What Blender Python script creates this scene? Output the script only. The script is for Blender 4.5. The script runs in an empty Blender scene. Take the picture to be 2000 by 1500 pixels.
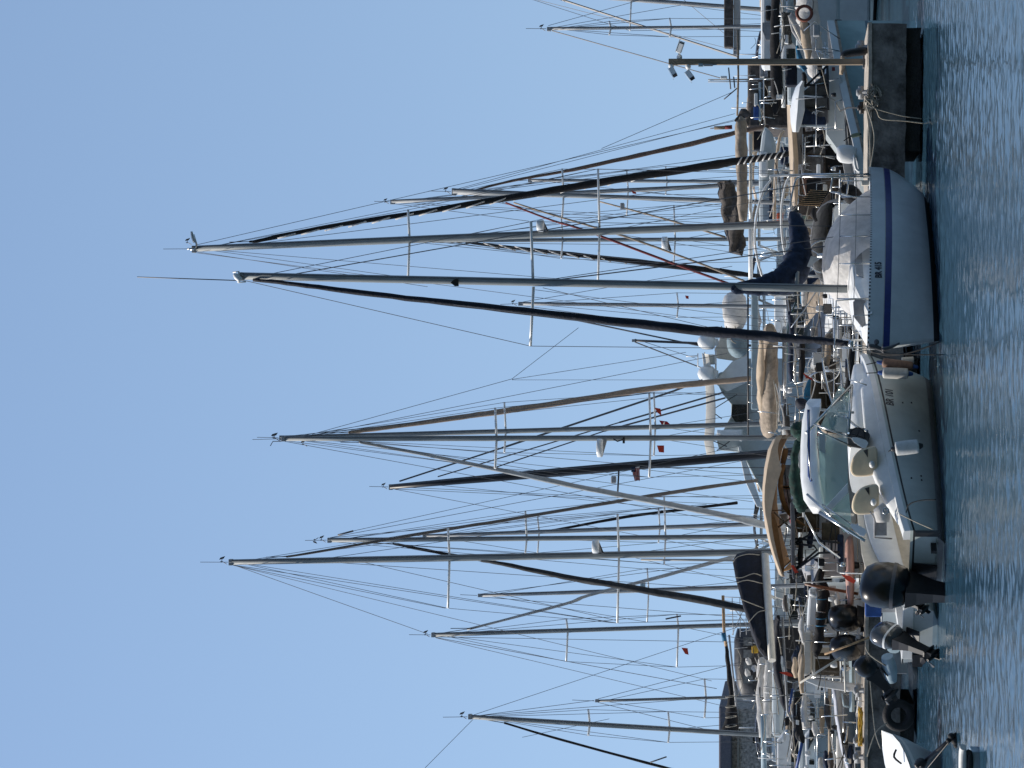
import bpy, bmesh, math, random
from mathutils import Vector as V, Matrix, noise
from mathutils.bvhtree import BVHTree
R = random.Random(7)
FPX, EYE, HOR = 4500.0, 2.7, 1550.0      # focal length in photo pixels, eye height (m), row of the horizon
SC = bpy.context.scene
COL = SC.collection

def P(x, y, D):
    """photo position (x across, y down; the photo lies on its side) at D metres from the lens -> world"""
    return V(((750 - y) / FPX * D, D, EYE - (x - HOR) / FPX * D))
def S(D): return D / FPX

# ---------------------------------------------------------------- materials
MATS = {}
def mat(name, col, rough=.5, metal=0, var=.12, scale=6, bump=0, bscale=30, spec=.5, col2=None, stretch=None, alpha=None, coat=0, trans=0, thin=0):
    if name in MATS: return MATS[name]
    m = bpy.data.materials.new(name); m.use_nodes = True
    nt = m.node_tree; b = nt.nodes['Principled BSDF']
    b.inputs['Roughness'].default_value = rough
    b.inputs['Metallic'].default_value = metal
    b.inputs['Specular IOR Level'].default_value = spec
    if coat: b.inputs['Coat Weight'].default_value = coat
    if trans: b.inputs['Transmission Weight'].default_value = trans
    if alpha is not None: b.inputs['Alpha'].default_value = alpha
    tc = nt.nodes.new('ShaderNodeTexCoord'); mp = nt.nodes.new('ShaderNodeMapping')
    nt.links.new(tc.outputs['Object'], mp.inputs[0])
    if stretch: mp.inputs['Scale'].default_value = stretch
    n = nt.nodes.new('ShaderNodeTexNoise'); n.inputs['Scale'].default_value = scale
    n.inputs['Detail'].default_value = 5; n.inputs['Roughness'].default_value = .65
    nt.links.new(mp.outputs[0], n.inputs['Vector'])
    cr = nt.nodes.new('ShaderNodeValToRGB')
    c2 = col2 or tuple(c * (1 - var * 2.2) for c in col)
    cr.color_ramp.elements[0].position = .32; cr.color_ramp.elements[1].position = .68
    cr.color_ramp.elements[0].color = (*c2, 1)
    cr.color_ramp.elements[1].color = (*[min(1, c * (1 + var * .5)) for c in col], 1)
    nt.links.new(n.outputs['Fac'], cr.inputs[0]); nt.links.new(cr.outputs[0], b.inputs['Base Color'])
    if bump:
        n2 = nt.nodes.new('ShaderNodeTexNoise'); n2.inputs['Scale'].default_value = bscale; n2.inputs['Detail'].default_value = 4
        nt.links.new(mp.outputs[0], n2.inputs['Vector'])
        bp = nt.nodes.new('ShaderNodeBump'); bp.inputs['Strength'].default_value = bump; bp.inputs['Distance'].default_value = .03
        nt.links.new(n2.outputs['Fac'], bp.inputs['Height']); nt.links.new(bp.outputs[0], b.inputs['Normal'])
    if thin:      # light shining through thin cloth
        t = nt.nodes.new('ShaderNodeBsdfTranslucent'); nt.links.new(cr.outputs[0], t.inputs['Color'])
        mx = nt.nodes.new('ShaderNodeMixShader'); mx.inputs[0].default_value = thin
        nt.links.new(b.outputs[0], mx.inputs[1]); nt.links.new(t.outputs[0], mx.inputs[2])
        nt.links.new(mx.outputs[0], nt.nodes['Material Output'].inputs['Surface'])
    MATS[name] = m
    return m
WHITE = mat('white_gelcoat', (.78, .79, .78), .32, var=.06, scale=3)
CREAM = mat('cream_gelcoat', (.72, .67, .58), .4, var=.08)
BEIGE = mat('beige_plastic', (.82, .67, .47), .45, var=.07)
HULLW = mat('shaded_weathered_hull_white', (.52, .57, .58), .3, var=.07, scale=2)  # dulled white; part of the hulls' shade is put into this colour
PALEG = mat('pale_green_hull', (.42, .56, .55), .35, var=.1, scale=2)
BLUEH = mat('dark_blue_hull', (.012, .05, .085), .3, var=.2, scale=2)
STRIPE = mat('blue_stripe', (.012, .025, .16), .35, var=.1)
BOOT = mat('black_antifouling', (.008, .009, .012), .6, var=.2)
ALU = mat('grey_mast_aluminium', (.265, .285, .285), .6, 0, var=.08, scale=2)
ALUL = mat('light_mast_aluminium', (.38, .39, .39), .6, 0, var=.08, scale=2)
BLACKM = mat('black_mast_paint', (.012, .012, .016), .45, var=.1)
WHITEM = mat('white_painted_spar', (.80, .80, .78), .35, var=.05)
STEEL = mat('stainless_steel', (.62, .62, .60), .22, .9, var=.1)
WIRE = mat('wire_rope', (.10, .10, .105), .5, .3, var=.1)
NAVY = mat('navy_canvas', (.012, .026, .062), .85, var=.3, scale=9, bump=.5, bscale=14)
NAVYD = mat('blue_black_canvas', (.005, .008, .020), .8, var=.3, scale=9, bump=.4, bscale=14)
BLACKC = mat('black_canvas', (.008, .008, .010), .8, var=.3, bump=.5, bscale=14)
TAN = mat('tan_canvas', (.37, .30, .23), .85, var=.2, scale=6, bump=.9, bscale=7)
BEIGEC = mat('beige_canvas', (.66, .53, .39), .85, var=.1, scale=5, bump=.25, bscale=9, thin=.25)
BROWNC = mat('brown_and_backlit_canvas', (.38, .205, .085), .8, var=.15, bump=.3, thin=.35)  # also carries the backlit glow of the beige bimini's underside
DBROWN = mat('dark_brown_canvas', (.10, .085, .075), .85, var=.3, bump=.6, bscale=12)
GREYC = mat('grey_canvas', (.34, .34, .35), .85, var=.15, bump=.5, bscale=10)
BLUEG = mat('blue_grey_canvas', (.20, .27, .30), .8, var=.15, bump=.5, bscale=10)
WHITEC = mat('white_canvas', (.76, .74, .71), .8, var=.1, scale=5, bump=.7, bscale=7, thin=.3)
TARP = mat('crumpled_white_tarp', (.84, .82, .80), .6, var=.12, scale=5, bump=1.0, bscale=7, thin=.45)
GREENC = mat('dark_green_canvas', (.006, .045, .035), .85, var=.35, scale=9, bump=.6, bscale=12)
TEALC = mat('teal_canvas', (.02, .16, .30), .7, var=.2)
RED = mat('red_cloth', (.62, .085, .045), .8, var=.15, scale=4, thin=.4)
WINE = mat('wine_red_canvas', (.17, .025, .025), .8, var=.15)
PINK = mat('faded_pink_paint', (.50, .30, .26), .6, var=.12)
ORANGE = mat('orange_plastic', (.55, .10, .03), .5, var=.12)
RUST = mat('weathered_lifebuoy_orange', (.22, .06, .03), .6, var=.2)
BLACKG = mat('glossy_black_cowling', (.005, .0055, .007), .3, var=.2, coat=.25, spec=.35)
BLACKP = mat('black_plastic', (.012, .012, .014), .45, var=.2)
RUBBER = mat('black_rubber', (.014, .014, .015), .75, var=.25, bump=.3)
GLASSD = mat('dark_window_glass', (.02, .025, .03), .08, var=.2, coat=.5)
SMOKE = mat('smoked_window', (.10, .075, .05), .12, var=.3, coat=.4)
VINYL = mat('clear_vinyl_window', (.30, .29, .29), .12, var=.3, scale=8, bump=.5, bscale=6, alpha=.75)
WOOD = mat('varnished_wood', (.20, .075, .03), .45, var=.25, scale=12, stretch=(1, 1, .15))
WOODP = mat('pale_wood', (.50, .32, .17), .6, var=.2, scale=12)
WOODG = mat('weathered_brown_pole', (.30, .235, .165), .8, var=.25, scale=14, stretch=(1, 1, .1), bump=.4)
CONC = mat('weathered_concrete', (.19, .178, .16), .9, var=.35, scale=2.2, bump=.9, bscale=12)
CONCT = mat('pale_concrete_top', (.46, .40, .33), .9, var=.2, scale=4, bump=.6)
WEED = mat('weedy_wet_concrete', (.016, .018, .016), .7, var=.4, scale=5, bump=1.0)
STONE = mat('rough_stone_masonry', (.58, .49, .42), .95, var=.35, scale=5, bump=1.0, bscale=9)
SLATE = mat('grey_slate_roof', (.16, .145, .16), .8, var=.12, scale=9)
ROPE = mat('pale_rope', (.42, .38, .31), .9, var=.2, scale=30)
ROPED = mat('dark_rope', (.035, .035, .035), .9, var=.2, scale=30)
YELLOW = mat('yellow_plastic', (.60, .36, .03), .5, var=.15)
BLUEP = mat('blue_paint', (.02, .08, .30), .5, var=.15)
LBLUE = mat('pale_blue_paint', (.30, .40, .46), .45, var=.08)
GREYP = mat('grey_paint', (.33, .34, .35), .5, var=.1)
DGREY = mat('dark_grey_plate', (.10, .10, .11), .45, var=.15)
FENDER = mat('dirty_white_fender', (.62, .62, .60), .5, var=.12, scale=6)
FENDBR = mat('brown_stained_fender', (.26, .16, .12), .6, var=.2, scale=6)
SOLAR = mat('solar_panel_cells', (.02, .02, .03), .15, var=.2, coat=.5)
NUM = mat('black_lettering', (.012, .014, .03), .5, var=.05)
DARKIN = mat('dark_gap_and_cockpit_shade', (.018, .017, .017), .8, var=.3)  # near-black stand-in for shade in cockpits and between boats
ANTIF = mat('dark_red_antifouling', (.12, .03, .025), .7, var=.2)
LENS = mat('camera_lens_black', (.004, .004, .005), .1)

def glass_mat():
    m = bpy.data.materials.new('pale_green_glass'); m.use_nodes = True
    nt = m.node_tree; b = nt.nodes['Principled BSDF']
    b.inputs['Base Color'].default_value = (.55, .74, .71, 1); b.inputs['Roughness'].default_value = .04
    b.inputs['Alpha'].default_value = .36
    return m
GLASS = glass_mat()

# ---------------------------------------------------------------- mesh builder
class MB:
    def __init__(s): s.v = []; s.f = []; s.mi = []; s.sm = []
    def add(s, vs, fs, m=0, smooth=False):
        o = len(s.v); s.v += [V(p) for p in vs]
        for f in fs: s.f.append([i + o for i in f]); s.mi.append(m); s.sm.append(smooth)
        return s
    def tube(s, pts, r, n=6, m=0, flat=1.0, caps=True, wob=0):
        pts = [V(p) for p in pts]
        k = len(pts); rs = r if isinstance(r, (list, tuple)) else [r] * k
        vs = []; fs = []
        up = None
        for i in range(k):
            t = (pts[min(i + 1, k - 1)] - pts[max(i - 1, 0)])
            if t.length < 1e-9: t = V((0, 0, 1))
            t.normalize()
            if up is None:
                a = V((0, 1, 0)) if abs(t.y) < .8 else V((0, 0, 1))
            else: a = up
            u = (a - t * a.dot(t)); u.normalize(); w = t.cross(u); up = u
            for j in range(n):
                an = 2 * math.pi * j / n
                q = 1 + (wob * noise.noise(V((i * .7 + pts[0].x, j * 1.3, pts[0].z))) if wob else 0)
                vs.append(pts[i] + (u * math.cos(an) * flat + w * math.sin(an)) * rs[i] * q)
        for i in range(k - 1):
            for j in range(n):
                fs.append((i * n + j, i * n + (j + 1) % n, (i + 1) * n + (j + 1) % n, (i + 1) * n + j))
        s.add(vs, fs, m, n > 4)
        if caps:
            o = len(s.v) - len(vs)
            s.f.append([o + j for j in range(n)][::-1]); s.mi.append(m); s.sm.append(False)
            s.f.append([o + (k - 1) * n + j for j in range(n)]); s.mi.append(m); s.sm.append(False)
        return s
    def pl(s, pts, D0, D1=None, n=10, m=0, flat=1.0, wob=0, sub=3):
        """tube through photo points (x, y, radius px), depth running from D0 to D1"""
        D1 = D0 if D1 is None else D1
        k = len(pts); out = []; rs = []
        for i in range(k - 1):
            for q in range(sub):
                t = q / sub
                def cr(c):
                    p0, p1, p2, p3 = pts[max(i - 1, 0)][c], pts[i][c], pts[i + 1][c], pts[min(i + 2, k - 1)][c]
                    return .5 * (2 * p1 + (p2 - p0) * t + (2 * p0 - 5 * p1 + 4 * p2 - p3) * t * t + (3 * p1 - p0 - 3 * p2 + p3) * t ** 3)
                D = D0 + (D1 - D0) * (i + t) / (k - 1)
                out.append(P(cr(0), cr(1), D)); rs.append(max(.2, cr(2)) * S(D))
        out.append(P(pts[-1][0], pts[-1][1], D1)); rs.append(pts[-1][2] * S(D1))
        return s.tube(out, rs, n, m, flat, True, wob)
    def ln(s, pts, w, D0, D1=None, n=6, m=0):
        """straight-segment tube through photo points (x, y), w px thick"""
        D1 = D0 if D1 is None else D1; k = len(pts)
        ds = [D0 + (D1 - D0) * i / max(1, k - 1) for i in range(k)]
        return s.tube([P(p[0], p[1], d) for p, d in zip(pts, ds)], [w * .5 * S(d) for d in ds], n, m)
    def box(s, c, h, rot=0, m=0):
        c = V(c); ca, sa = math.cos(rot), math.sin(rot); vs = []
        for z in (-1, 1):
            for (a, b) in ((-1, -1), (1, -1), (1, 1), (-1, 1)):
                X, Y = a * h[0], b * h[1]
                vs.append(c + V((X * ca - Y * sa, X * sa + Y * ca, z * h[2])))
        return s.add(vs, [(3, 2, 1, 0), (4, 5, 6, 7), (0, 1, 5, 4), (1, 2, 6, 5), (2, 3, 7, 6), (3, 0, 4, 7)], m)
    def prism(s, pts, vec, m=0, smooth=False):
        pts = [V(p) for p in pts]; vec = V(vec); k = len(pts)
        nrm = V((0, 0, 0))
        for i in range(k): nrm += pts[i].cross(pts[(i + 1) % k])
        if nrm.dot(vec) > 0: pts = pts[::-1]
        vs = pts + [p + vec for p in pts]
        fs = [tuple(range(k)), tuple(range(2 * k - 1, k - 1, -1))]
        fs += [(i, k + i, k + (i + 1) % k, (i + 1) % k) for i in range(k)]
        return s.add(vs, fs, m, smooth)
    def pp(s, pts, D, T, m=0, dx=0):
        """photo outline (x, y) at distance D, extruded T metres away from the lens"""
        return s.prism([P(x, y, D) for x, y in pts], (dx, T, 0), m)
    def pr(s, x0, y0, x1, y1, D, T, m=0, dx=0):
        return s.pp([(x0, y0), (x0, y1), (x1, y1), (x1, y0)], D, T, m, dx)
    def ell(s, c, r, n=12, k=8, m=0, rot=None):
        c = V(c); vs = []; fs = []
        for i in range(k + 1):
            ph = math.pi * i / k
            for j in range(n):
                th = 2 * math.pi * j / n
                p = V((r[0] * math.sin(ph) * math.cos(th), r[1] * math.sin(ph) * math.sin(th), r[2] * math.cos(ph)))
                if rot: p = rot @ p
                vs.append(c + p)
        for i in range(k):
            for j in range(n): fs.append((i * n + j, (i + 1) * n + j, (i + 1) * n + (j + 1) % n, i * n + (j + 1) % n))
        return s.add(vs, fs, m, True)
    def torus(s, c, nrm, Rr, r, n=28, k=10, m=0):
        nrm = V(nrm).normalized(); a = nrm.orthogonal().normalized(); b = nrm.cross(a); c = V(c)
        vs = []; fs = []
        for i in range(n):
            t = 2 * math.pi * i / n; d = a * math.cos(t) + b * math.sin(t)
            for j in range(k):
                q = 2 * math.pi * j / k
                vs.append(c + d * (Rr + r * math.cos(q)) + nrm * r * math.sin(q))
        for i in range(n):
            for j in range(k): fs.append((i * k + j, ((i + 1) % n) * k + j, ((i + 1) % n) * k + (j + 1) % k, i * k + (j + 1) % k))
        return s.add(vs, fs, m, True)
    def grid(s, rows, m=0, smooth=True):
        n = len(rows[0]); vs = [p for r in rows for p in r]; fs = []
        for i in range(len(rows) - 1):
            for j in range(n - 1): fs.append((i * n + j, i * n + j + 1, (i + 1) * n + j + 1, (i + 1) * n + j))
        return s.add(vs, fs, m, smooth)
    def build(s, name, mats, parent=None, bev=0, sub=0, solid=0, rough=0, rs=2.0):
        mats = mats if isinstance(mats, (list, tuple)) else [mats]
        if parent is not None: o0 = V(parent['_o'])
        else:
            o0 = V((sum(p.x for p in s.v) / len(s.v), sum(p.y for p in s.v) / len(s.v), min(p.z for p in s.v)))
        if rough:
            for i, p in enumerate(s.v): s.v[i] = p + V(noise.noise_vector(p * rs)) * rough
        me = bpy.data.meshes.new(name)
        me.from_pydata([p - o0 for p in s.v], [], s.f); me.update()
        for m in mats: me.materials.append(m)
        me.polygons.foreach_set('material_index', s.mi); me.polygons.foreach_set('use_smooth', s.sm)
        bm = bmesh.new(); bm.from_mesh(me)
        bmesh.ops.remove_doubles(bm, verts=bm.verts, dist=1e-4)
        if bev:
            ed = [e for e in bm.edges if len(e.link_faces) == 2 and e.calc_face_angle(0) > .5]
            if ed: bmesh.ops.bevel(bm, geom=ed, offset=bev, segments=2, affect='EDGES', profile=.5, clamp_overlap=True)
        bmesh.ops.recalc_face_normals(bm, faces=bm.faces)
        bm.to_mesh(me); bm.free()
        ob = bpy.data.objects.new(name, me); COL.objects.link(ob)
        if parent is not None:
            if parent.get('_leaf'): ob.location = (0, 0, 0)
            ob.parent = parent
        else: ob.location = o0
        ob['_o'] = tuple(o0); ob['_leaf'] = 1
        if sub:
            md = ob.modifiers.new('smooth', 'SUBSURF'); md.levels = sub; md.render_levels = sub
        if solid:
            md = ob.modifiers.new('thick', 'SOLIDIFY'); md.thickness = solid
        return ob

def thing(name, label, cat, o, group=None):
    e = bpy.data.objects.new(name, None); COL.objects.link(e); e.location = o; e['_o'] = tuple(o)
    e.empty_display_size = .2
    return tag(e, label, cat, group)
def tag(o, label, cat, group=None, kind=None):
    if label: o['label'] = label
    if cat: o['category'] = cat
    if group: o['group'] = group
    if kind: o['kind'] = kind
    return o
def base(D, y): return V(((750 - y) / FPX * D, D, 0))

def smooth_loop(pts, n=5):
    out = []; k = len(pts)
    for i in range(k):
        p0, p1, p2, p3 = pts[i - 1], pts[i], pts[(i + 1) % k], pts[(i + 2) % k]
        for q in range(n):
            t = q / n
            out.append(tuple(.5 * (2 * b + (c - a) * t + (2 * a - 5 * b + 4 * c - d) * t * t + (3 * b - a - 3 * c + d) * t ** 3) for a, b, c, d in zip(p0, p1, p2, p3)))
    return out
CL_M = None
def clutter(parent, D, x0, y0, x1, y1, n, seed, dd=.6):
    """small deck gear scattered over a boat: rails, lockers, dark stand-ins for shaded gaps, ropes, winches, cushions"""
    r = random.Random(seed)
    for i in range(int(n * 1.7)):
        x, y, d = r.uniform(x0, x1), r.uniform(y0, y1), D + r.uniform(-dd, dd); k = r.random() if x > 1528 else r.random() * .42; q = 55 / D; m = MB()
        if k < .26:
            l = r.uniform(12, 42) * q; m.ln([(x - l, y + r.uniform(-5, 5)), (x + l * .4, y)], r.uniform(1.6, 3) * q, d, n=6); m.build('deck_rail', r.choice([STEEL, STEEL, WHITEM, ALUL]), parent)
        elif k < .42:
            l = r.uniform(18, 60) * q; m.pl([(x, y - l, 1 * q), (x + r.uniform(2, 10), y, 1 * q), (x + r.uniform(-12, 12), y + l, 1 * q)], d, n=5); m.build('deck_rope', r.choice([ROPE, ROPE, ROPED, WHITEC]), parent)
        elif k < .62:
            a, b = r.uniform(4, 12) * q, r.uniform(4, 16) * q; a *= .75; b *= .8; sk = r.uniform(-3, 3) * q; m.pp([(x - a, y - b + sk), (x - a, y + b + sk), (x + a, y + b * r.uniform(.8, 1.1)), (x + a, y - b)], d, r.uniform(.1, .4)); m.build('locker_and_gap_shade', r.choice([WHITE, WHITE, CREAM, GREYP, DARKIN, DARKIN, BLACKC, DBROWN, NAVY, VINYL, GLASSD]), parent, bev=.02)  # the darkest ones stand in for shaded gaps between boats
        elif k < .74:
            a = r.uniform(3, 7) * q; m.pl([(x - a, y, a * .7), (x, y, a), (x + a, y, a * .8)], d, n=10); m.build('winch', r.choice([STEEL, BLACKP, WHITE]), parent)
        elif k < .86:
            l = r.uniform(12, 36) * q; m.pl([(x, y - l, 3 * q), (x + r.uniform(-4, 4), y, 6 * q), (x + r.uniform(-3, 5), y + l, 3.5 * q)], d, n=9, wob=.4); m.build('rolled_cloth', r.choice([WHITEC, WHITEC, GREYC, NAVY, BLACKC, TAN, BEIGEC, DBROWN]), parent, rough=.02, rs=6)
        else:
            l = r.uniform(14, 40) * q; h = r.uniform(10, 30) * q
            m.ln([(x + h, y - l), (x, y - l * .9), (x, y + l * .9), (x + h, y + l)], 2.2 * q, d, n=6); m.build('deck_hoop', STEEL, parent)
# ---------------------------------------------------------------- hull
def frame(O, a):
    d = V((math.sin(a), math.cos(a), 0)); r = V((math.cos(a), -math.sin(a), 0)); O = V(O)
    return lambda x, y, z: O + d * x + r * y + V((0, 0, z))
def hull_pts(L, B, zst, zbow, tr=.75, sm=.42, up=.1, dip=.05, rake=.5, keel=-.3, n=22, shp=(2.6, .6), spow=1.6, bowup=.3, bpow=2.3, upl=.28):
    def fn(s):
        f = 1 - (1 - tr) * ((sm - s) / sm) ** 2 if s < sm else 1 - ((s - sm) / (1 - sm)) ** bpow
        zs = zst + (zbow - zst) * s ** spow - dip * 4 * s * (1 - s)
        zb = keel + (up - keel) * max(0, 1 - s / upl) ** 1.6 + bowup * max(0, (s - .75) / .25) ** 2
        return max(0, f) * B / 2, zs, zb
    def pt(s, z):
        b, zs, zb = fn(s)
        z = max(z, zb); t = min(1, (z - zb) / (zs - zb))
        yy = b * (1 - (1 - t) ** shp[0]) ** shp[1] if t > 0 else 0
        return s * L - rake * s ** 5 * (1 - t), yy, z
    return fn, pt
def add_hull(boat, F, L, B, zst, zbow, levels, mats, name='hull', n=22, deckmat=None, **kw):
    fn, pt = hull_pts(L, B, zst, zbow, n=n, **kw)
    m = MB(); ss = [1 - (1 - i / n) ** 1.25 for i in range(n + 1)]
    for side in (1, -1):
        rows = []
        for s in ss:
            b, zs, zb = fn(s); row = []
            for kind, z, _ in levels:
                zz = zs - z if kind == 's' else z
                X, Y, Z = pt(s, zz); row.append(F(X, Y * side, Z))
            rows.append(row)
        for j in range(len(levels) - 1):
            m.grid([[r[j], r[j + 1]] for r in rows], levels[j][2], True)
    st = []
    for side in (1, -1):
        b, zs, zb = fn(0); q = []
        for kind, z, _ in levels:
            X, Y, Z = pt(0, zs - z if kind == 's' else z); q.append((X, Y * side, Z))
        st.append(q)
    for j in range(len(levels) - 1):
        m.add([F(*st[0][j]), F(*st[0][j + 1]), F(*st[1][j + 1]), F(*st[1][j])], [(0, 1, 2, 3)], levels[j][2], False)
    h = m.build(name, mats, boat)
    if deckmat:
        d = MB(); rows = []
        for s in ss:
            b, zs, zb = fn(s); X = pt(s, zs)[0]
            rows.append([F(X, b * .985 * q, zs - .015 + .06 * b * (1 - q * q)) for q in (-1, -.6, -.2, .2, .6, 1)])
        d.grid(rows, 0, True); d.build('deck', deckmat, boat)
    return h, fn, pt
LEV = [('s', 0, 0), ('s', .12, 0), ('s', .3, 0), ('s', .55, 0), ('a', .3, 0), ('a', .1, 1), ('a', -.3, 1)]

def lettering(parent, text, c, size, m, onto=None, sx=1.0, name='lettering', bold=.012, push=.006, italic=0):
    cu = bpy.data.curves.new('txt', 'FONT'); cu.body = text; cu.size = size; cu.align_x = 'CENTER'; cu.align_y = 'CENTER'
    cu.offset = bold; cu.resolution_u = 4; cu.shear = italic
    to = bpy.data.objects.new('txt', cu); COL.objects.link(to)
    dg = bpy.context.evaluated_depsgraph_get(); me = bpy.data.meshes.new_from_object(to.evaluated_get(dg))
    bpy.data.objects.remove(to); bpy.data.curves.remove(cu)
    bv = BVHTree.FromPolygons([v.co + V(onto['_o']) for v in onto.data.vertices], [tuple(p.vertices) for p in onto.data.polygons])
    eye = V((0, 0, EYE)); dr = (P(c[0], c[1], 40) - eye).normalized()
    hit, nz, _, _ = bv.ray_cast(eye, dr)
    if nz.dot(dr) > 0: nz = -nz
    xd = V((0, 0, 1)).cross(nz).normalized(); up = nz.cross(xd)
    vs = [hit + xd * v.co.x * sx + up * v.co.y for v in me.vertices]
    for i, p in enumerate(vs):
        h_ = bv.ray_cast(p + nz * .3, -nz)
        if h_[0] is not None: vs[i] = h_[0] + nz * push
    b = MB(); b.add(vs, [tuple(p.vertices) for p in me.polygons], 0, False)
    bpy.data.meshes.remove(me)
    return b.build(name, m, parent)

# ---------------------------------------------------------------- generic deck gear
def trunk(boat, F, x0, x1, w0, w1, z0, h0, h1, m=WHITE, win=GLASSD, name='cabin', slope=.5):
    b = MB(); rows = []; N = 6
    xs = [x0 + (x1 - x0) * i / N for i in range(N + 1)]
    def sec(x):
        t = (x - x0) / (x1 - x0); w = w0 + (w1 - w0) * t; h = h0 + (h1 - h0) * t
        if t > 1 - slope * .5: h *= max(.05, (1 - t) / (slope * .5)) ** .7
        return w, h
    for x in xs:
        w, h = sec(x)
        rows.append([F(x, s_ * w, z0 + k * h) for s_, k in ((-1, -.2), (-.96, .5), (-.88, .88), (-.72, 1), (0, 1.08), (.72, 1), (.88, .88), (.96, .5), (1, -.2))])
    b.grid(rows, 0, False)
    b.add(rows[0], [tuple(range(9))], 0)
    o = b.build(name, m, boat, bev=0)
    for sd in (-1, 1):
        wv = MB(); pts = []
        a, c = x0 + (x1 - x0) * .12, x0 + (x1 - x0) * .6
        for x, k in ((a, .35), (a + .05, .75), (c - .1, .72), (c, .35)):
            w, h = sec(x); pts.append(F(x, sd * (w * .965 + .006), z0 + k * h))
        n = (F(0, sd, 0) - F(0, 0, 0)) * .012
        wv.prism(pts, n, 0); wv.build('cabin_window', win, o)
    return o
def hood(boat, F, x0, x1, w, z0, h, m, name='sprayhood', win=True):
    b = MB(); rows = []
    for i in range(6):
        t = i / 5; x = x0 + (x1 - x0) * t; hh = h * (1 - .75 * t ** 2.2)
        rows.append([F(x + .03 * math.sin(j), w * (1 - .12 * t) * math.cos(math.pi * j / 12), z0 + hh * abs(math.sin(math.pi * j / 12)) ** .6) for j in range(13)])
    b.grid(rows, 0, True)
    o = b.build(name, m, boat, solid=.015)
    return o
def bimini(boat, F, x0, x1, w, z, m, posts=True, crown=.22, name='bimini'):
    b = MB(); rows = []
    for i in range(7):
        t = i / 6; x = x0 + (x1 - x0) * t
        rows.append([F(x, w * q, z - crown * q * q - .1 * (2 * t - 1) ** 2) for q in (-1, -.75, -.5, -.2, .2, .5, .75, 1)])
    b.grid(rows, 0, True); o = b.build(name, m, boat, solid=.03)
    if posts:
        for x in (x0 + .15, (x0 + x1) / 2, x1 - .15):
            f = MB(); f.tube([F((x0 + x1) / 2, -w, z - 1.55)] + [F(x, w * q, z - crown * q * q - .06) for q in (-1, -.6, 0, .6, 1)] + [F((x0 + x1) / 2, w, z - 1.55)], .014, 6)
            f.build('bimini_frame', STEEL, boat)
    return o
def rails(boat, fn, pt, F, L, s0, s1, n=6, h=.62, pulpit=True, pushpit=True):
    for sd in (-1, 1):
        top = []; mid = []
        for i in range(n + 1):
            s = s0 + (s1 - s0) * i / n; b, zs, zb = fn(s); X = pt(s, zs)[0]
            m = MB(); m.tube([F(X, sd * b * .95, zs), F(X, sd * b * .95, zs + h)], .013, 5); m.build('stanchion', STEEL, boat)
            top.append(F(X, sd * b * .95, zs + h)); mid.append(F(X, sd * b * .95, zs + h * .5))
        m = MB(); m.tube(top, .006, 4); m.tube(mid, .005, 4); m.build('guard_wire', WIRE, boat)
    if pushpit:
        b, zs, zb = fn(.02); m = MB()
        for hh in (h, h * .5):
            m.tube([F(.9, -b, zs + hh), F(.1, -b * .95, zs + hh), F(.02, -b * .75, zs + hh), F(.02, b * .75, zs + hh), F(.1, b * .95, zs + hh), F(.9, b, zs + hh)], .014, 6)
        for q in (-.75, -.3, .3, .75): m.tube([F(.03, b * q, zs), F(.03, b * q, zs + h)], .013, 5)
        m.build('pushpit', STEEL, boat)
    if pulpit:
        m = MB(); b, zs, zb = fn(.9); X = pt(.9, zs)[0]; b2, z2, _ = fn(.995)
        m.tube([F(X - .5, b * 1.2, zs), F(X - .4, b * 1.2, zs + h), F(L - .05, .1, z2 + h * 1.02), F(L + .05, 0, z2 + h * 1.02), F(L - .05, -.1, z2 + h * 1.02), F(X - .4, -b * 1.2, zs + h), F(X - .5, -b * 1.2, zs)], .014, 6)
        m.tube([F(X, b, zs), F(X + .02, b, zs + h * .5), F(X + .02, -b, zs + h * .5), F(X, -b, zs)], .012, 5)
        m.build('pulpit', STEEL, boat)

def vane(parent, x, y, D, k=1.0, flip=1):
    """wind instrument: arm with cups and a small vane"""
    m = MB(); q = flip * k
    m.ln([(x, y), (x - 8 * k, y - 5 * q), (x - 12 * k, y - 5 * q)], 1.2, D, n=4)
    m.ln([(x - 8 * k, y - 12 * q), (x - 10 * k, y - 3 * q)], 1.2, D, n=4)
    m.pp([(x - 14 * k, y - 8 * q), (x - 12 * k, y - 12 * q), (x - 3 * k, y - 15 * q), (x - 6 * k, y - 10 * q)], D, .01)
    m.build('wind_vane', WIRE, parent)

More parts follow.
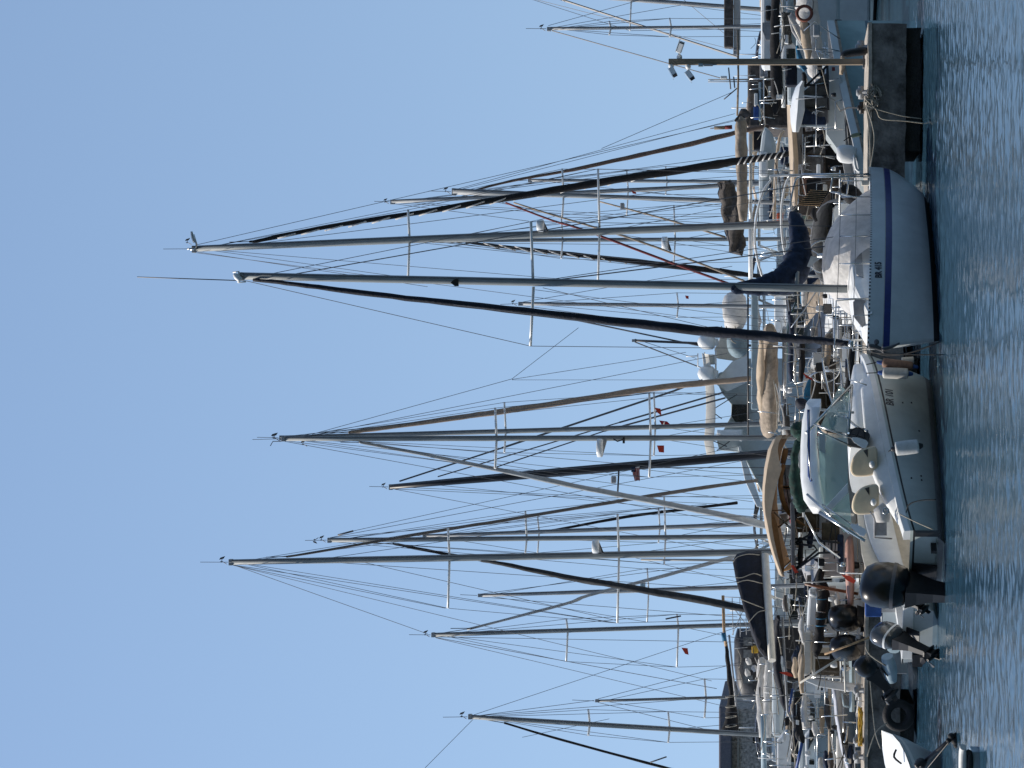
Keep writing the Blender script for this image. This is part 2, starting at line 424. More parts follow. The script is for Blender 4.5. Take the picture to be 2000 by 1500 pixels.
def outboard(boat, F, x, y, z, k=1.0, tilt=0, cow=BLACKG, turn=0, legm=BLACKP, band=None):
    """outboard motor hung on the transom; x aft of F's origin is negative; tilt lifts the leg"""
    ct, st = math.cos(tilt), math.sin(tilt)
    cz, sz = math.cos(turn), math.sin(turn)
    def T(a, b, c):      # a forward, b lateral, c up, around the clamp
        A, C = a * ct + c * st, -a * st + c * ct
        A, Bq = A * cz - b * sz, A * sz + b * cz
        return F(x + A * k, y + Bq * k, z + C * k)
    m = MB(); rows = []
    prof = [(-.02, .10, .14), (.02, .16, .22), (.12, .185, .27), (.25, .19, .285), (.38, .18, .27), (.47, .14, .22), (.515, .07, .12), (.52, .01, .02)]
    for c, w, l in prof:
        rows.append([T(-.24 - .05 * c + l * math.copysign(abs(math.cos(q)) ** .75, math.cos(q)), w * math.copysign(abs(math.sin(q)) ** .75, math.sin(q)), c) for q in [2 * math.pi * j / 16 for j in range(17)]])
    m.grid(rows, 0, True)
    c0 = m.build('outboard_motor', cow, boat)
    if band:
        b = MB(); b.grid([[T(-.24 - .05 * c + (l + .006) * math.copysign(abs(math.cos(q)) ** .75, math.cos(q)), (w + .006) * math.copysign(abs(math.sin(q)) ** .75, math.sin(q)), c) for q in [2 * math.pi * j / 16 for j in range(17)]] for c, w, l in ((.13, .186, .272), (.17, .188, .28))], 0, True)
        b.build('cowling_band', band, c0)
    g = MB()
    def sl(c, l0, l1, w): return [T(l0, -w, c), T(l1, -w * .5, c), T(l1, w * .5, c), T(l0, w, c)]
    secs = [sl(0, -.46, -.02, .12), sl(-.12, -.42, -.06, .09), sl(-.3, -.38, -.12, .06), sl(-.62, -.36, -.16, .045), sl(-.66, -.46, -.1, .11), sl(-.685, -.46, -.1, .11), sl(-.7, -.36, -.16, .04), sl(-.88, -.34, -.2, .03)]
    for a, b in zip(secs, secs[1:]): g.grid([a + a[:1], b + b[:1]], 0, False)
    g.add(secs[0], [(0, 1, 2, 3)]); g.add(secs[-1], [(0, 1, 2, 3)])
    g.tube([T(-.5, 0, -.78), T(-.42, 0, -.78), T(-.2, 0, -.78), T(-.05, 0, -.79)], [.03, .055, .06, .015], 10)
    g.add([T(-.36, .005, -.82), T(-.2, .005, -.82), T(-.24, 0, -1.0), T(-.36, 0, -1.0)], [(0, 1, 2, 3)])
    g.add([T(-.0, -.13, -.02), T(.02, -.13, -.02), T(.02, -.13, -.3), T(-.0, -.13, -.3), T(-.0, .13, -.02), T(.02, .13, -.02), T(.02, .13, -.3), T(-.0, .13, -.3)], [(0, 1, 2, 3), (4, 5, 6, 7), (0, 3, 7, 4), (1, 2, 6, 5), (0, 1, 5, 4), (3, 2, 6, 7)])
    g.build('outboard_leg', legm, c0, solid=.012)
    p = MB()
    for q in range(3):
        t = q * 2.094
        def U(r, dt, a): return T(-.5 + a, r * math.cos(t + dt), -.78 + r * math.sin(t + dt))
        p.add([U(.03, 0, .0), U(.10, -.5, .03), U(.17, -.35, .03), U(.18, .15, 0), U(.12, .5, -.035), U(.03, .6, -.02)], [(0, 1, 2, 3, 4, 5)])
    p.build('propeller', legm, c0, solid=.01)
    return c0
# ---------------------------------------------------------------- camera, sky, sun
cd = bpy.data.cameras.new('camera'); cam = bpy.data.objects.new('camera', cd); COL.objects.link(cam)
cam.matrix_world = Matrix(((0, 1, 0, 0), (0, 0, -1, 0), (-1, 0, 0, EYE), (0, 0, 0, 1)))   # held on its side
cd.sensor_width = 36; cd.lens = FPX * 36 / 2000; cd.shift_x = -(HOR - 1000) / 2000
cd.clip_start = .5; cd.clip_end = 20000
SC.camera = cam
w = bpy.data.worlds.new('World'); SC.world = w; w.use_nodes = True
nt = w.node_tree; bg = nt.nodes['Background']
sky = nt.nodes.new('ShaderNodeTexSky'); sky.sky_type = 'NISHITA'; sky.sun_disc = False
SUN = V((-.56, .13, .82)).normalized()
sky.sun_elevation = math.asin(SUN.z); sky.sun_rotation = math.atan2(SUN.x, SUN.y)
sky.air_density = 1.0; sky.dust_density = .5; sky.ozone_density = 1.1; sky.altitude = 0
# the band of sky just over the sea is hazy: look a little higher into the sky model than straight along the horizon
tco = nt.nodes.new('ShaderNodeTexCoord'); sx = nt.nodes.new('ShaderNodeSeparateXYZ'); cx = nt.nodes.new('ShaderNodeCombineXYZ')
mx = nt.nodes.new('ShaderNodeMath'); mx.operation = 'MAXIMUM'; mx.inputs[1].default_value = 0
ma = nt.nodes.new('ShaderNodeMath'); ma.operation = 'MULTIPLY_ADD'; ma.inputs[1].default_value = .42; ma.inputs[2].default_value = .2
nt.links.new(tco.outputs['Generated'], sx.inputs[0]); nt.links.new(sx.outputs['Z'], mx.inputs[0]); nt.links.new(mx.outputs[0], ma.inputs[0])
nt.links.new(sx.outputs['X'], cx.inputs['X']); nt.links.new(sx.outputs['Y'], cx.inputs['Y']); nt.links.new(ma.outputs[0], cx.inputs['Z'])
vn = nt.nodes.new('ShaderNodeVectorMath'); vn.operation = 'NORMALIZE'; nt.links.new(cx.outputs[0], vn.inputs[0]); nt.links.new(vn.outputs[0], sky.inputs[0])
nt.links.new(sky.outputs[0], bg.inputs[0]); bg.inputs[1].default_value = .147
sd = bpy.data.lights.new('sun', 'SUN'); sd.energy = 5.0; sd.angle = math.radians(.5); sd.color = (1, .93, .83)
so = bpy.data.objects.new('sun', sd); COL.objects.link(so); so.rotation_euler = SUN.to_track_quat('Z', 'Y').to_euler()
so.location = (0, 0, 60)
SC.view_settings.view_transform = 'Standard'; SC.view_settings.look = 'None'; SC.view_settings.exposure = 0; SC.view_settings.gamma = 1
SC.cycles.max_bounces = 8; SC.cycles.transparent_max_bounces = 12
SC.cycles.sample_clamp_indirect = 6

# ---------------------------------------------------------------- water
def water():
    import numpy as np
    def axis(a, b, st, far, g=1.25):
        c = list(np.arange(a, b, st)); d = st; x = c[0]; lo = []
        while x > -far: d *= g; x -= d; lo.append(x)
        d = st; x = c[-1]; hi = []
        while x < far: d *= g; x += d; hi.append(x)
        return np.array(lo[::-1] + c + hi)
    xs = axis(-8.4, 8.4, .05, 5000); ys = axis(25, 52, .05, 5000)
    X, Y = np.meshgrid(xs, ys); Z = np.zeros_like(X)
    rng = np.random.RandomState(3)
    for i in range(60):
        lam = .17 * (1.3 / .17) ** (rng.rand() ** 1.2); k = 2 * math.pi / lam; th = rng.normal(1.1, 1.0); ph = rng.rand() * 6.283
        sl = .0145 if lam < .6 else .0065
        Z += sl / k * np.sin(k * (X * math.cos(th) + Y * math.sin(th)) + ph)
    fade = np.clip((X + 12) / 3, 0, 1) * np.clip((12 - X) / 3, 0, 1) * np.clip((Y - 20) / 4, 0, 1) * np.clip((64 - Y) / 8, 0, 1)
    Z *= fade
    me = bpy.data.meshes.new('water'); ny, nx = X.shape
    me.vertices.add(nx * ny); me.vertices.foreach_set('co', np.stack([X, Y, Z], -1).astype('f4').ravel())
    i = np.arange(nx * ny).reshape(ny, nx)
    q = np.stack([i[:-1, :-1], i[:-1, 1:], i[1:, 1:], i[1:, :-1]], -1).reshape(-1, 4); nf = len(q)
    me.loops.add(nf * 4); me.polygons.add(nf)
    me.loops.foreach_set('vertex_index', q.astype('i4').ravel())
    me.polygons.foreach_set('loop_start', np.arange(0, nf * 4, 4, dtype='i4'))
    me.polygons.foreach_set('use_smooth', np.ones(nf, bool)); me.update(); me.validate()
    o = bpy.data.objects.new('water', me); COL.objects.link(o); o['kind'] = 'structure'
    o['label'] = 'rippled blue-green harbour water in front of the moored boats'
    m = bpy.data.materials.new('harbour_water'); m.use_nodes = True; t = m.node_tree; b = t.nodes['Principled BSDF']
    b.inputs['Base Color'].default_value = (.024, .063, .10, 1); b.inputs['Roughness'].default_value = .06; b.inputs['IOR'].default_value = 1.333
    tc = t.nodes.new('ShaderNodeTexCoord'); mp = t.nodes.new('ShaderNodeMapping'); mp.inputs['Scale'].default_value = (.7, 1.5, 1)
    n = t.nodes.new('ShaderNodeTexNoise'); n.inputs['Scale'].default_value = 9; n.inputs['Detail'].default_value = 3; n.inputs['Roughness'].default_value = .6
    bp = t.nodes.new('ShaderNodeBump'); bp.inputs['Strength'].default_value = .22; bp.inputs['Distance'].default_value = .02
    t.links.new(tc.outputs['Object'], mp.inputs[0]); t.links.new(mp.outputs[0], n.inputs[0]); t.links.new(n.outputs[0], bp.inputs['Height']); t.links.new(bp.outputs[0], b.inputs['Normal'])
    me.materials.append(m)
water()
# unseen dark hill added behind the camera to block sky light off the hulls
def added_shade_hill():
    m = MB(); rows = []
    for i in range(25):
        X = -260 + i * 21.7; r = []
        for j in range(9):
            t = j / 8; h = 120 * t ** .85 * (1 + .25 * noise.noise(V((X * .01, t, 2)))) * (1 - .35 * abs(X) / 260)
            r.append(V((X + 6 * noise.noise(V((X * .05, t * 3, 7))), -28 - 90 * t, -1 + h + 2.5 * noise.noise(V((X * .07, t * 6, 1))))))
        rows.append(r)
    m.grid(rows, 0, True); o = m.build('added_shade_hill', mat('added_hill_dark', (.055, .07, .035), .95, var=.35, scale=.2, bump=1, bscale=1.2))
    o['kind'] = 'structure'; o['label'] = 'unseen dark hill added behind the camera to keep the hulls in shade'
added_shade_hill()

# ---------------------------------------------------------------- quay
PA, PB = P(1695, 46, 47.8), P(1695, 1500, 50.6)
ZQ = 1.12
def quay_line(y): t = (y - 46) / (1500 - 46); return 47.8 + (50.6 - 47.8) * t
def Q(y, z, back=0):       # a point on the quay's front edge at photo row y
    D = quay_line(y); p = P(0, y, D); return V((p.x, p.y + back, z))
pier = thing('pier', 'long low grey concrete mooring pier standing on dark weedy supports', 'pier', (0, 49.5, 0))
def strip(ys, z0, z1, b0, b1, mm, name, rough=.02, step=.25):
    m = MB(); a, c = Q(ys[0], 0, b0), Q(ys[1], 0, b0); n = max(2, int((a - c).length / step)); rows = []
    for i in range(n + 1):
        y = ys[0] + (ys[1] - ys[0]) * i / n
        rows.append([Q(y, z0, b1), Q(y, z0, b0), Q(y, (z0 + z1) / 2, b0), Q(y, z1, b0), Q(y, z1, b1), Q(y, z0, b1)])
    m.grid(rows, 0, False); m.add(rows[0][:5], [(0, 1, 2, 3, 4)]); m.add(rows[-1][:5], [(0, 1, 2, 3, 4)])
    return m.build(name, mm, pier, rough=rough, rs=3)
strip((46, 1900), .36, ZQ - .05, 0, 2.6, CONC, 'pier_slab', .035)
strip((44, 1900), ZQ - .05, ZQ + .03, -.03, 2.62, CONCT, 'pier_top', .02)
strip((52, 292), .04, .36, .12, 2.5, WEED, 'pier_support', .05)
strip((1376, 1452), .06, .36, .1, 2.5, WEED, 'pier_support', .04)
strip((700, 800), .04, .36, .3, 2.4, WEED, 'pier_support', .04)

def bollard(y, label, back=.25, k=1.0, mm=DGREY):
    o = Q(y, ZQ + .03, back); t = thing('mooring_bollard', label, 'bollard', o, 'iron bollards along the pier edge')
    m = MB(); m.tube([o, o + V((0, 0, .02)), o + V((0, 0, .2 * k))], [.13 * k, .075 * k, .07 * k], 14); m.build('post', mm, t)
    m = MB(); m.tube([o + V((-.17 * k, 0, .17 * k)), o + V((.17 * k, 0, .17 * k))], .075 * k, 12)
    m.tube([o + V((0, 0, .17 * k)), o + V((0, 0, .27 * k)), o + V((0, 0, .3 * k))], [.08 * k, .1 * k, .06 * k], 14); m.build('cross_bar', mm, t)
for y, lb, k in ((90, 'iron bollard nearest the open end of the pier', 1.2), (178, 'grey bollard right of the pale rope heap at the pier edge', 1.1), (208, 'black bollard with the pale ropes made fast round it', 1.0),
               (1255, 'rusty bollard behind the tilted black outboard on the pier', 1.1), (1352, 'bollard beside the right edge of the hanging tyre', 1.1), (1450, 'bollard behind the white dinghy bow', 1.1), (1482, 'bollard last along the pier near the white dinghy', 1.1)):
    bollard(y, lb, .25, k * .72, GREYP if y != 208 else BLACKP)

tyre = MB(); tc_ = P(1755, 1397, 49.9); tyre.torus(tc_, (0, 1, .05), .26, .095, 36, 12)
tag(tyre.build('tyre_fender', RUBBER), 'black car tyre hung as a fender on the pier front', 'tyre')
def rope(pts, w, D0, D1, label, mm=ROPE, name='mooring_rope', group='mooring ropes', sub=4):
    m = MB(); m.pl([(a, b, w / 2) for a, b in pts], D0, D1, 6, sub=sub)
    return tag(m.build(name, mm), label, 'rope', group)
rope([(1690, 193), (1700, 203), (1712, 215), (1722, 232), (1765, 236), (1806, 241)], 2.6, 47.6, 47.7, 'pale rope trailing from the black bollard down to the water')
rope([(1692, 205), (1712, 213), (1760, 226), (1800, 232)], 2.0, 47.5, 47.7, 'second thinner rope beside it running to the water below the pier')
rope([(1692, 206), (1703, 240), (1708, 270), (1705, 300), (1699, 335)], 3.4, 47.6, 47.2, 'slack pale rope looped along the pier front beside the blue striped sailboat')
rope([(1692, 210), (1697, 250), (1700, 300), (1700, 338)], 3.0, 47.65, 47.3, 'taut pale rope lying along the pier edge to the sailboat stern')
rope([(1697, 1280), (1708, 1310), (1722, 1340), (1733, 1376)], 2.6, 48.9, 49.6, 'pale rope holding the tyre from the right')
rope([(1697, 1300), (1704, 1380), (1710, 1432), (1720, 1462)], 2.4, 49, 47, 'long rope from the pier edge down to the white dinghy bow')
rope([(1694, 1478), (1710, 1432), (1732, 1412)], 3.0, 49.5, 49.6, 'pale rope holding the tyre from the left')
def heap():
    m = MB(); r = random.Random(5)
    for i in range(16):
        c = Q(186 + r.uniform(-12, 22), ZQ + .02 - r.uniform(-.02, .18), -.04); pts = []
        for j in range(9): pts.append(c + V((r.uniform(-.14, .14), -r.uniform(0, .05), r.uniform(-.1, .1))))
        m.tube(pts, .011, 5)
    tag(m.build('rope_heap', ROPE), 'tangled pale rope heap hanging over the pier edge by the black bollard', 'rope heap')
heap()
m = MB(); r_ = random.Random(9)
for i in range(9):
    c = Q(1422, ZQ + .1, .1 + r_.uniform(0, .12)); m.tube([c + V((.42 * math.cos(t) + r_.uniform(-.03, .03), .1 * math.sin(t), .03 * i / 9 + .04 * math.sin(t * 2 + i))) for t in [j * .7 for j in range(10)]], .011, 5)
tag(m.build('rope_coil', YELLOW), 'coil of yellow rope lying on the pier above the tyre', 'rope coil')
for i, (x, y) in enumerate(((1748, 322), (1762, 328), (1772, 338))): pass
m = MB(); m.ln([(1764, 312), (1800, 311)], 2, 50.0); m.ln([(1766, 1322), (1790, 1322)], 1, 50)

# camera mast at the end of the pier
o = Q(121, ZQ + .03, .5); cm = thing('camera_mast', 'tall square brown post on the pier carrying three white surveillance cameras', 'camera mast', o)
D = o.y
def cxy(x, y): return P(x, y, D)
m = MB(); c = (cxy(1690, 121) + cxy(1306, 121)) / 2; m.box(c, (.062, .062, (1690 - 1306) * S(D) / 2)); m.build('post', WOODG, cm, bev=.006)
m = MB(); m.box(cxy(1687, 121), (.13, .13, .02)); m.build('base_plate', DGREY, cm)
def cctv(mount, body0, body1):
    m = MB(); m.ell(cxy(*mount), (.07, .07, .06), 10, 6); m.tube([cxy(*mount), cxy((mount[0] + body0[0]) / 2, (mount[1] * .4 + body0[1] * .6)), cxy(*body0)], .022, 8); br = m.build('camera_bracket', WHITE, cm)
    a, b = cxy(*body0), cxy(*body1); a.y -= .1; b.y -= .18; d = (b - a).normalized(); u = V((0, 1, 0)); u = (u - d * u.dot(d)).normalized(); v_ = d.cross(u)
    m = MB(); q = .055; pts = [a + u * sx * q + v_ * sy * q * .95 for sx, sy in ((-1, -1), (1, -1), (1, 1), (-1, 1))]
    m.prism(pts, b - a); cmr = m.build('camera', WHITE, cm, bev=.015)
    m = MB(); e = b - d * .02; m.prism([e + u * sx * q * .9 + v_ * sy * q * .88 for sx, sy in ((-1, -1), (1, -1), (1, 1), (-1, 1))], d * .035); m.build('lens_face', LENS, cmr)
    m = MB(); h = v_ * (1 if v_.z > 0 else -1); m.prism([a + h * q * 1.12 + u * q * 1.1, a + h * q * 1.12 - u * q * 1.1, b + d * .05 + h * q * 1.12 - u * q * 1.1, b + d * .05 + h * q * 1.12 + u * q * 1.1], h * .008); m.build('sun_hood', WHITE, cmr)
cctv((1327, 112), (1326, 104), (1333, 86)); cctv((1311, 129), (1311, 134), (1319, 149)); cctv((1344, 130), (1343, 141), (1353, 155))
m = MB(); m.pr(1364, 124, 1373, 130, D - .1, .08); m.build('junction_box', LBLUE, cm, bev=.004)
m = MB(); m.ln([(1374, 127), (1385, 128), (1400, 126)], 2, D - .08); m.pr(1374, 125, 1392, 129, D - .09, .05); m.build('cable', GREYP, cm)
m = MB(); m.pl([(1648, 111, 7), (1652, 105, 8), (1690, 100, 8), (1695, 104, 5)], D - .35, D - .35, 10); tag(m.build('fender', BLACKP), 'black sausage fender hanging beside the camera post', 'fender', 'fenders on the boats')

# ---------------------------------------------------------------- sailboat with the blue stripe (BR 415)
TH = math.radians(212)
bow = P(1697, 680, 42.5); L1 = 5.6
d1 = V((math.sin(TH), math.cos(TH), 0)); O1 = V((bow.x, bow.y, 0)) - d1 * L1
F1 = frame(O1, TH); zb1, zs1 = bow.z, 2.7 - (1702 - 1550) * 46.2 / 4500
B1 = thing('sailboat', 'white sailboat with a blue hull stripe, BR 415 lettering and a navy boom cover', 'sailboat', O1)
h1, fn1, pt1 = add_hull(B1, F1, L1, 2.15, zs1, zb1, [('s', 0, 0), ('s', .1, 0), ('s', .25, 3), ('s', .265, 1), ('s', .385, 0), ('s', .55, 0), ('s', .72, 0), ('a', .28, 0), ('a', .10, 2), ('a', -.3, 2)],
                       [HULLW, STRIPE, BOOT, GREYP], tr=.85, sm=.42, up=.26, upl=.2, dip=.02, rake=.32, deckmat=WHITE, n=28, shp=(2.8, .55), bowup=.0, spow=1.3)
m = MB(); m.add([], [])
# toe rail: dark perforated strip
for sdx in (1, -1):
    m = MB(); N = 150; prev = None
    for i in range(N + 1):
        s = i / N; b, zs, zb = fn1(s); X = pt1(s, zs)[0]; p = F1(X, sdx * b * 1.002, zs); q = F1(X, sdx * b * 1.002, zs + .034)
        if prev: m.add([prev[0], p, q, prev[1]], [(0, 1, 2, 3)], i % 2)
        prev = (p, q)
    m.build('toe_rail', [WIRE, WHITE], B1, solid=.012)
tdir = (F1(L1 * .6, fn1(.6)[0], 0) - F1(L1 * .7, fn1(.7)[0], 0))     # heads to the right in the photo
# lettering centre at photo (1716, 527)
cL = P(1716, 526, 43.4)
lettering(B1, 'BR 415', (1716, 527), .17, NUM, onto=h1, sx=.8, bold=.008)
m = MB(); pp_ = [P(1700, 668 + 0, 42.4)]
# cabin, tarp, mast, boom
zdk = zs1
trunk(B1, F1, L1 * .36, L1 * .90, .62, .42, zb1 - .06, .42, .30, WHITE, win=GREYP, slope=.7)
def mastline(boat, D, top, bot, xdeck, w0, w1, mm, name='mast', groove=True):
    m = MB(); k = (xdeck - top[0]) / (bot[0] - top[0]); yd = top[1] + (bot[1] - top[1]) * k
    pts = []; rs = []
    for i in range(9):
        t = i / 8; x = top[0] + (xdeck - top[0]) * t; pts.append(P(x, top[1] + (yd - top[1]) * t, D))
        rs.append((w0 + (w1 - w0) * min(1, t * 3)) / 2 * S(D))
    m.tube(pts, rs, 10, 0, 1.0); o = m.build(name, mm, boat)
    if groove:
        g = MB(); a = [p + V((rs[i] * .55, -rs[i] * .84, 0)) for i, p in enumerate(pts)]; g.tube(a, .012 * D / 50, 4); g.build('mast_track', DGREY, o)
    h = MB(); h.pr(top[0] - 3, top[1] - w0 * .5, top[0] + 4, top[1] + w0 * .6, D - .07, .16); h.build('masthead', GREYP, o, bev=.01)
    return o
DM = 44.35
mast1 = mastline(B1, DM, (470, 539), (1640, 564), 1655, 15, 16, ALU)
m = MB(); m.ln([(268, 541), (470, 548)], 2.2, DM); m.build('antenna', WIRE, mast1)
m = MB(); m.pl([(457, 535, 3), (462, 540, 6), (470, 548, 5)], DM - .1, n=8); m.ln([(455, 532), (466, 530), (466, 552), (480, 550)], 4, DM - .1); m.build('navigation_light', WHITE, mast1)
m = MB(); m.pp([(880, 552), (888, 545), (895, 545), (896, 559), (888, 559)], DM - .1, .02); m.build('mast_badge', BLACKP, mast1)
def wires(boat, D, lst, mm=WIRE, w=1.5):
    for q in lst:
        m = MB(); Db = D + (q[5] if len(q) > 5 else 0)
        m.ln([(q[0], q[1]), (q[2], q[3])], (q[4] if len(q) > 4 and q[4] else w) * (.78 if (q[4] if len(q) > 4 and q[4] else w) < 2 else 1), D, Db, n=4); m.build('stay', mm, boat)
def spreader(boat, D, x, y0, y1, w=5, xm=None, mm=WHITEM, dd=.5, name='spreader'):
    """two arms from the mast out to photo rows y0 and y1"""
    pass
def arm(boat, D, a, b, w=5, mm=WHITEM, dd=0):
    m = MB(); m.ln([a, b], w, D, D + dd, n=6); m.build('spreader', mm, boat)
arm(B1, DM, (1041, 548), (1037, 433), 6); arm(B1, DM, (1042, 560), (1036, 676), 6)
wires(B1, DM, [(478, 545, 1037, 433, 1.6), (478, 548, 1036, 676, 1.6), (1037, 433, 1697, 443, 1.6, .9), (1036, 676, 1640, 682, 1.6, -.6), (520, 545, 1697, 338, 2.0, 2.1),
     (1060, 550, 1700, 470, 2.4, .9), (1060, 548, 1699, 452, 1.8, .5), (1060, 562, 1640, 700, 1.4, -.7), (500, 546, 1640, 690, 1.5, -1.8), (1045, 566, 1690, 650, 1.2, -.5)])
m = MB(); m.pl([(495, 547, 3), (560, 553, 4.3), (700, 571, 5.4), (900, 594, 6.4), (1150, 622, 8), (1350, 644, 9.5), (1480, 655, 9.5), (1560, 662, 8), (1620, 667, 7), (1655, 671, 5)], DM - .05, 42.7, 10, wob=.35, sub=6)
fj = m.build('furled_headsail', NAVYD, B1)
m = MB(); m.ln([(1650, 671), (1697, 677)], 2.4, 42.7, 42.5); m.tube([P(1658, 671, 42.7), P(1668, 672, 42.68)], .07, 12); m.build('furling_drum', STEEL, fj)
m = MB()
for x in (1414, 1423, 1440): m.pl([(x - 5, 637, 1), (x, 650, 1), (x + 5, 661, 1)], DM - .9, n=5)
m.pl([(1424, 655, 1), (1430, 666, 1.2), (1438, 671, 1)], DM - .9, n=5)
m.build('tie_rope', ROPE, fj)
# boom and navy cover
m = MB(); m.ln([(1556, 563), (1562, 420)], 9, DM - .02, 46.4); bm1 = m.build('boom', ALU, B1)
m = MB(); m.pl([(1432, 563, 4), (1437, 563, 11), (1470, 561, 15), (1505, 556, 23), (1535, 546, 29), (1551, 528, 30), (1561, 505, 27), (1562, 480, 22), (1559, 455, 20), (1555, 432, 15), (1550, 421, 9), (1548, 418, 2)], DM - .15, 46.0, 14, flat=.9, wob=.22, sub=5)
cv = m.build('sail_cover', NAVY, bm1, rough=.03, rs=4)
m = MB(); m.pl([(1500, 575, 1), (1530, 577, 1), (1562, 576, 1)], DM - .36, n=5); m.build('zip_line', WHITEC, cv)
m = MB(); m.pp([(1584, 500), (1602, 503), (1582, 522), (1576, 520)], 44.8, .05); m.build('loose_sail', WHITEC, bm1)
# cockpit tarp: rounded mound of crumpled white sheet over cockpit and cabin
rows = []
prof = [(.72, .02, .86), (.95, .30, .95), (1.3, .66, 1.0), (1.7, .86, 1.0), (2.1, .95, .98), (2.5, .96, .97), (2.8, .9, .95), (3.05, .72, .9), (3.2, .40, .86)]
for X, hgt, wd in prof:
    s = X / L1; b, zs, zb = fn1(s); r = []
    for j in range(15):
        t = math.pi * j / 14; yy = -math.cos(t) * b * .93 * wd; z = zs + .02 + hgt * max(0, math.sin(t)) ** .75
        z += .14 * noise.noise(V((X * 3, yy * 4, 1))) + .09 * noise.noise(V((X * 8, yy * 8, 4)))
        r.append(F1(X, yy, z))
    rows.append(r)
m = MB(); m.grid(rows, 0, True); m.build('cockpit_tarp', TARP, B1, sub=2)
# coachroof window frame patch and deck fittings
m = MB(); m.pp([(1666, 590), (1672, 583), (1690, 586), (1691, 634), (1684, 640), (1668, 620)], 43.1, .05); w1_ = m.build('cabin_window', GREYC, B1, bev=.008)
rails(B1, fn1, pt1, F1, L1, .12, .84, 5, .62, True, True)
# stern ladder / frames in stainless, solar panel, black bag
m = MB()
for y in (341, 346): m.ln([(1700, y), (1566, y - 1)], 4, 46.3)
m.pl([(1566, 345, 2), (1556, 349, 2), (1551, 362, 2), (1546, 385, 2), (1543, 408, 2)], 46.3, 46.2, 6)
m.ln([(1626, 346), (1622, 374)], 4, 46.3); m.ln([(1658, 347), (1654, 380)], 4, 46.3); m.ln([(1622, 374), (1697, 392)], 4, 46.3)
m.build('stern_frame', STEEL, B1)
m = MB(); m.pp([(1582, 371), (1620, 373), (1602, 404), (1556, 402)], 46.1, .03)
sp_ = m.build('solar_panel', SOLAR, B1)
m = MB()
for i in range(9): m.ln([(1582 - i * 3.0, 371 + i * 3.6), (1618 - i * 2.1, 373 + i * 3.6)], 1, 46.08, n=4)
m.build('panel_grid', WOODP, sp_)
m = MB(); m.pl([(1640, 368, 10), (1660, 378, 20), (1675, 385, 14)], 46.5, 46.6, 12); m.build('black_bag', BLACKC, B1, rough=.05, rs=5)
m = MB(); m.pr(1683, 352, 1698, 362, 46, .15); m.build('stern_light_box', CREAM, B1, bev=.01)
# bow roller, anchor and mooring lines
m = MB(); m.pl([(1696, 676, 5), (1710, 678, 5), (1722, 683, 4), (1728, 690, 3)], 42.35, 42.4, 8); m.pl([(1722, 683, 4), (1740, 678, 3.5), (1757, 670, 1.5)], 42.35, n=8); m.build('anchor', WIRE, B1)
m = MB(); m.ell(P(1712, 668, 42.35), (.055, .03, .05), 12, 6); m.build('fairlead', DGREY, B1)
rope([(1700, 684), (1730, 694), (1780, 688), (1835, 668)], 3, 42.3, 41.6, 'dark bow line of the blue striped sailboat falling to the water', ROPED)
rope([(1700, 688), (1745, 692), (1850, 693)], 2.4, 42.3, 41.4, 'thin dark bow line hanging straight beside the stem of the blue striped sailboat', ROPED)
m = MB(); m.pr(1612, 614, 1627, 617, 43.2, .03)
lad = MB()
for y in (616, 665): lad.ln([(1610, y), (1627, y + 1)], 2.5, 43.0)
for y in (616, 633, 650, 665): lad.ln([(1610, y), (1626, y)], 2, 43.0)
lad.build('boarding_ladder', STEEL, B1)

def fender(label, pts, r, D, mm=FENDER, endm=BLUEP, cord=None):
    t = thing('fender', label, 'fender', P(pts[-1][0], pts[-1][1], D), 'fenders on the boats')
    (x0, y0), (x1, y1) = pts; m = MB()
    def q(k, rr): return (x0 + (x1 - x0) * k, y0 + (y1 - y0) * k, rr)
    m.pl([q(.02, r * .4), q(.06, r * .8), q(.14, r), q(.86, r), q(.94, r * .8), q(.98, r * .4)], D, n=14, sub=4); m.build('body', mm, t)
    for a, b in ((-.14, .05), (1.14, .95)):
        m = MB(); m.pl([q(a, r * .25), q((a + b) / 2, r * .42), q(b, r * .5)], D, n=10); m.build('end_cap', endm, t)
    if cord:
        m = MB(); m.ln([cord, q(-.1, 0)[:2]], 2, D, n=5); m.build('cord', ROPED, t)
fender('white fender with blue ends by the bow of the white motorboat, second from the sailboat', [(1722, 728), (1776, 730)], 11, 43.8, FENDER, BLUEP, (1692, 729))
fender('brown stained fender squeezed between the sailboat stem and the white motorboat bow', [(1721, 708), (1785, 716)], 9.5, 43.9, FENDBR, BLUEP, (1692, 712))
# ---------------------------------------------------------------- white motorboat BR 101
TM = math.radians(39)
F2 = None
sc_ = P(1778, 1036, 41.0); dM = V((math.sin(TM), math.cos(TM), 0)); rM = V((math.cos(TM), -math.sin(TM), 0))
O2 = V((sc_.x, sc_.y, 0)) - rM * .95; F2 = frame(O2, TM); L2 = 6.3
B2 = thing('motorboat', 'white motorboat BR 101 with glass windscreen, cream seats and big black outboard', 'motorboat', O2)
def z2(s): return .62
h2, fn2, pt2 = add_hull(B2, F2, L2, 2.15, .62, 1.25, [('s', 0, 0), ('s', .05, 1), ('s', .085, 0), ('s', .3, 0), ('s', .5, 0), ('a', .16, 0), ('a', .12, 2), ('a', .02, 0), ('a', -.3, 0)], [mat('greenish_white_hull', (.52, .58, .55), .3, var=.08, scale=2), BLACKP, GREYP],
                        tr=.88, sm=.4, up=-.2, dip=-.04, rake=.9, keel=-.25, n=26, shp=(2.2, .5), spow=.82, bowup=.35, bpow=2.6)
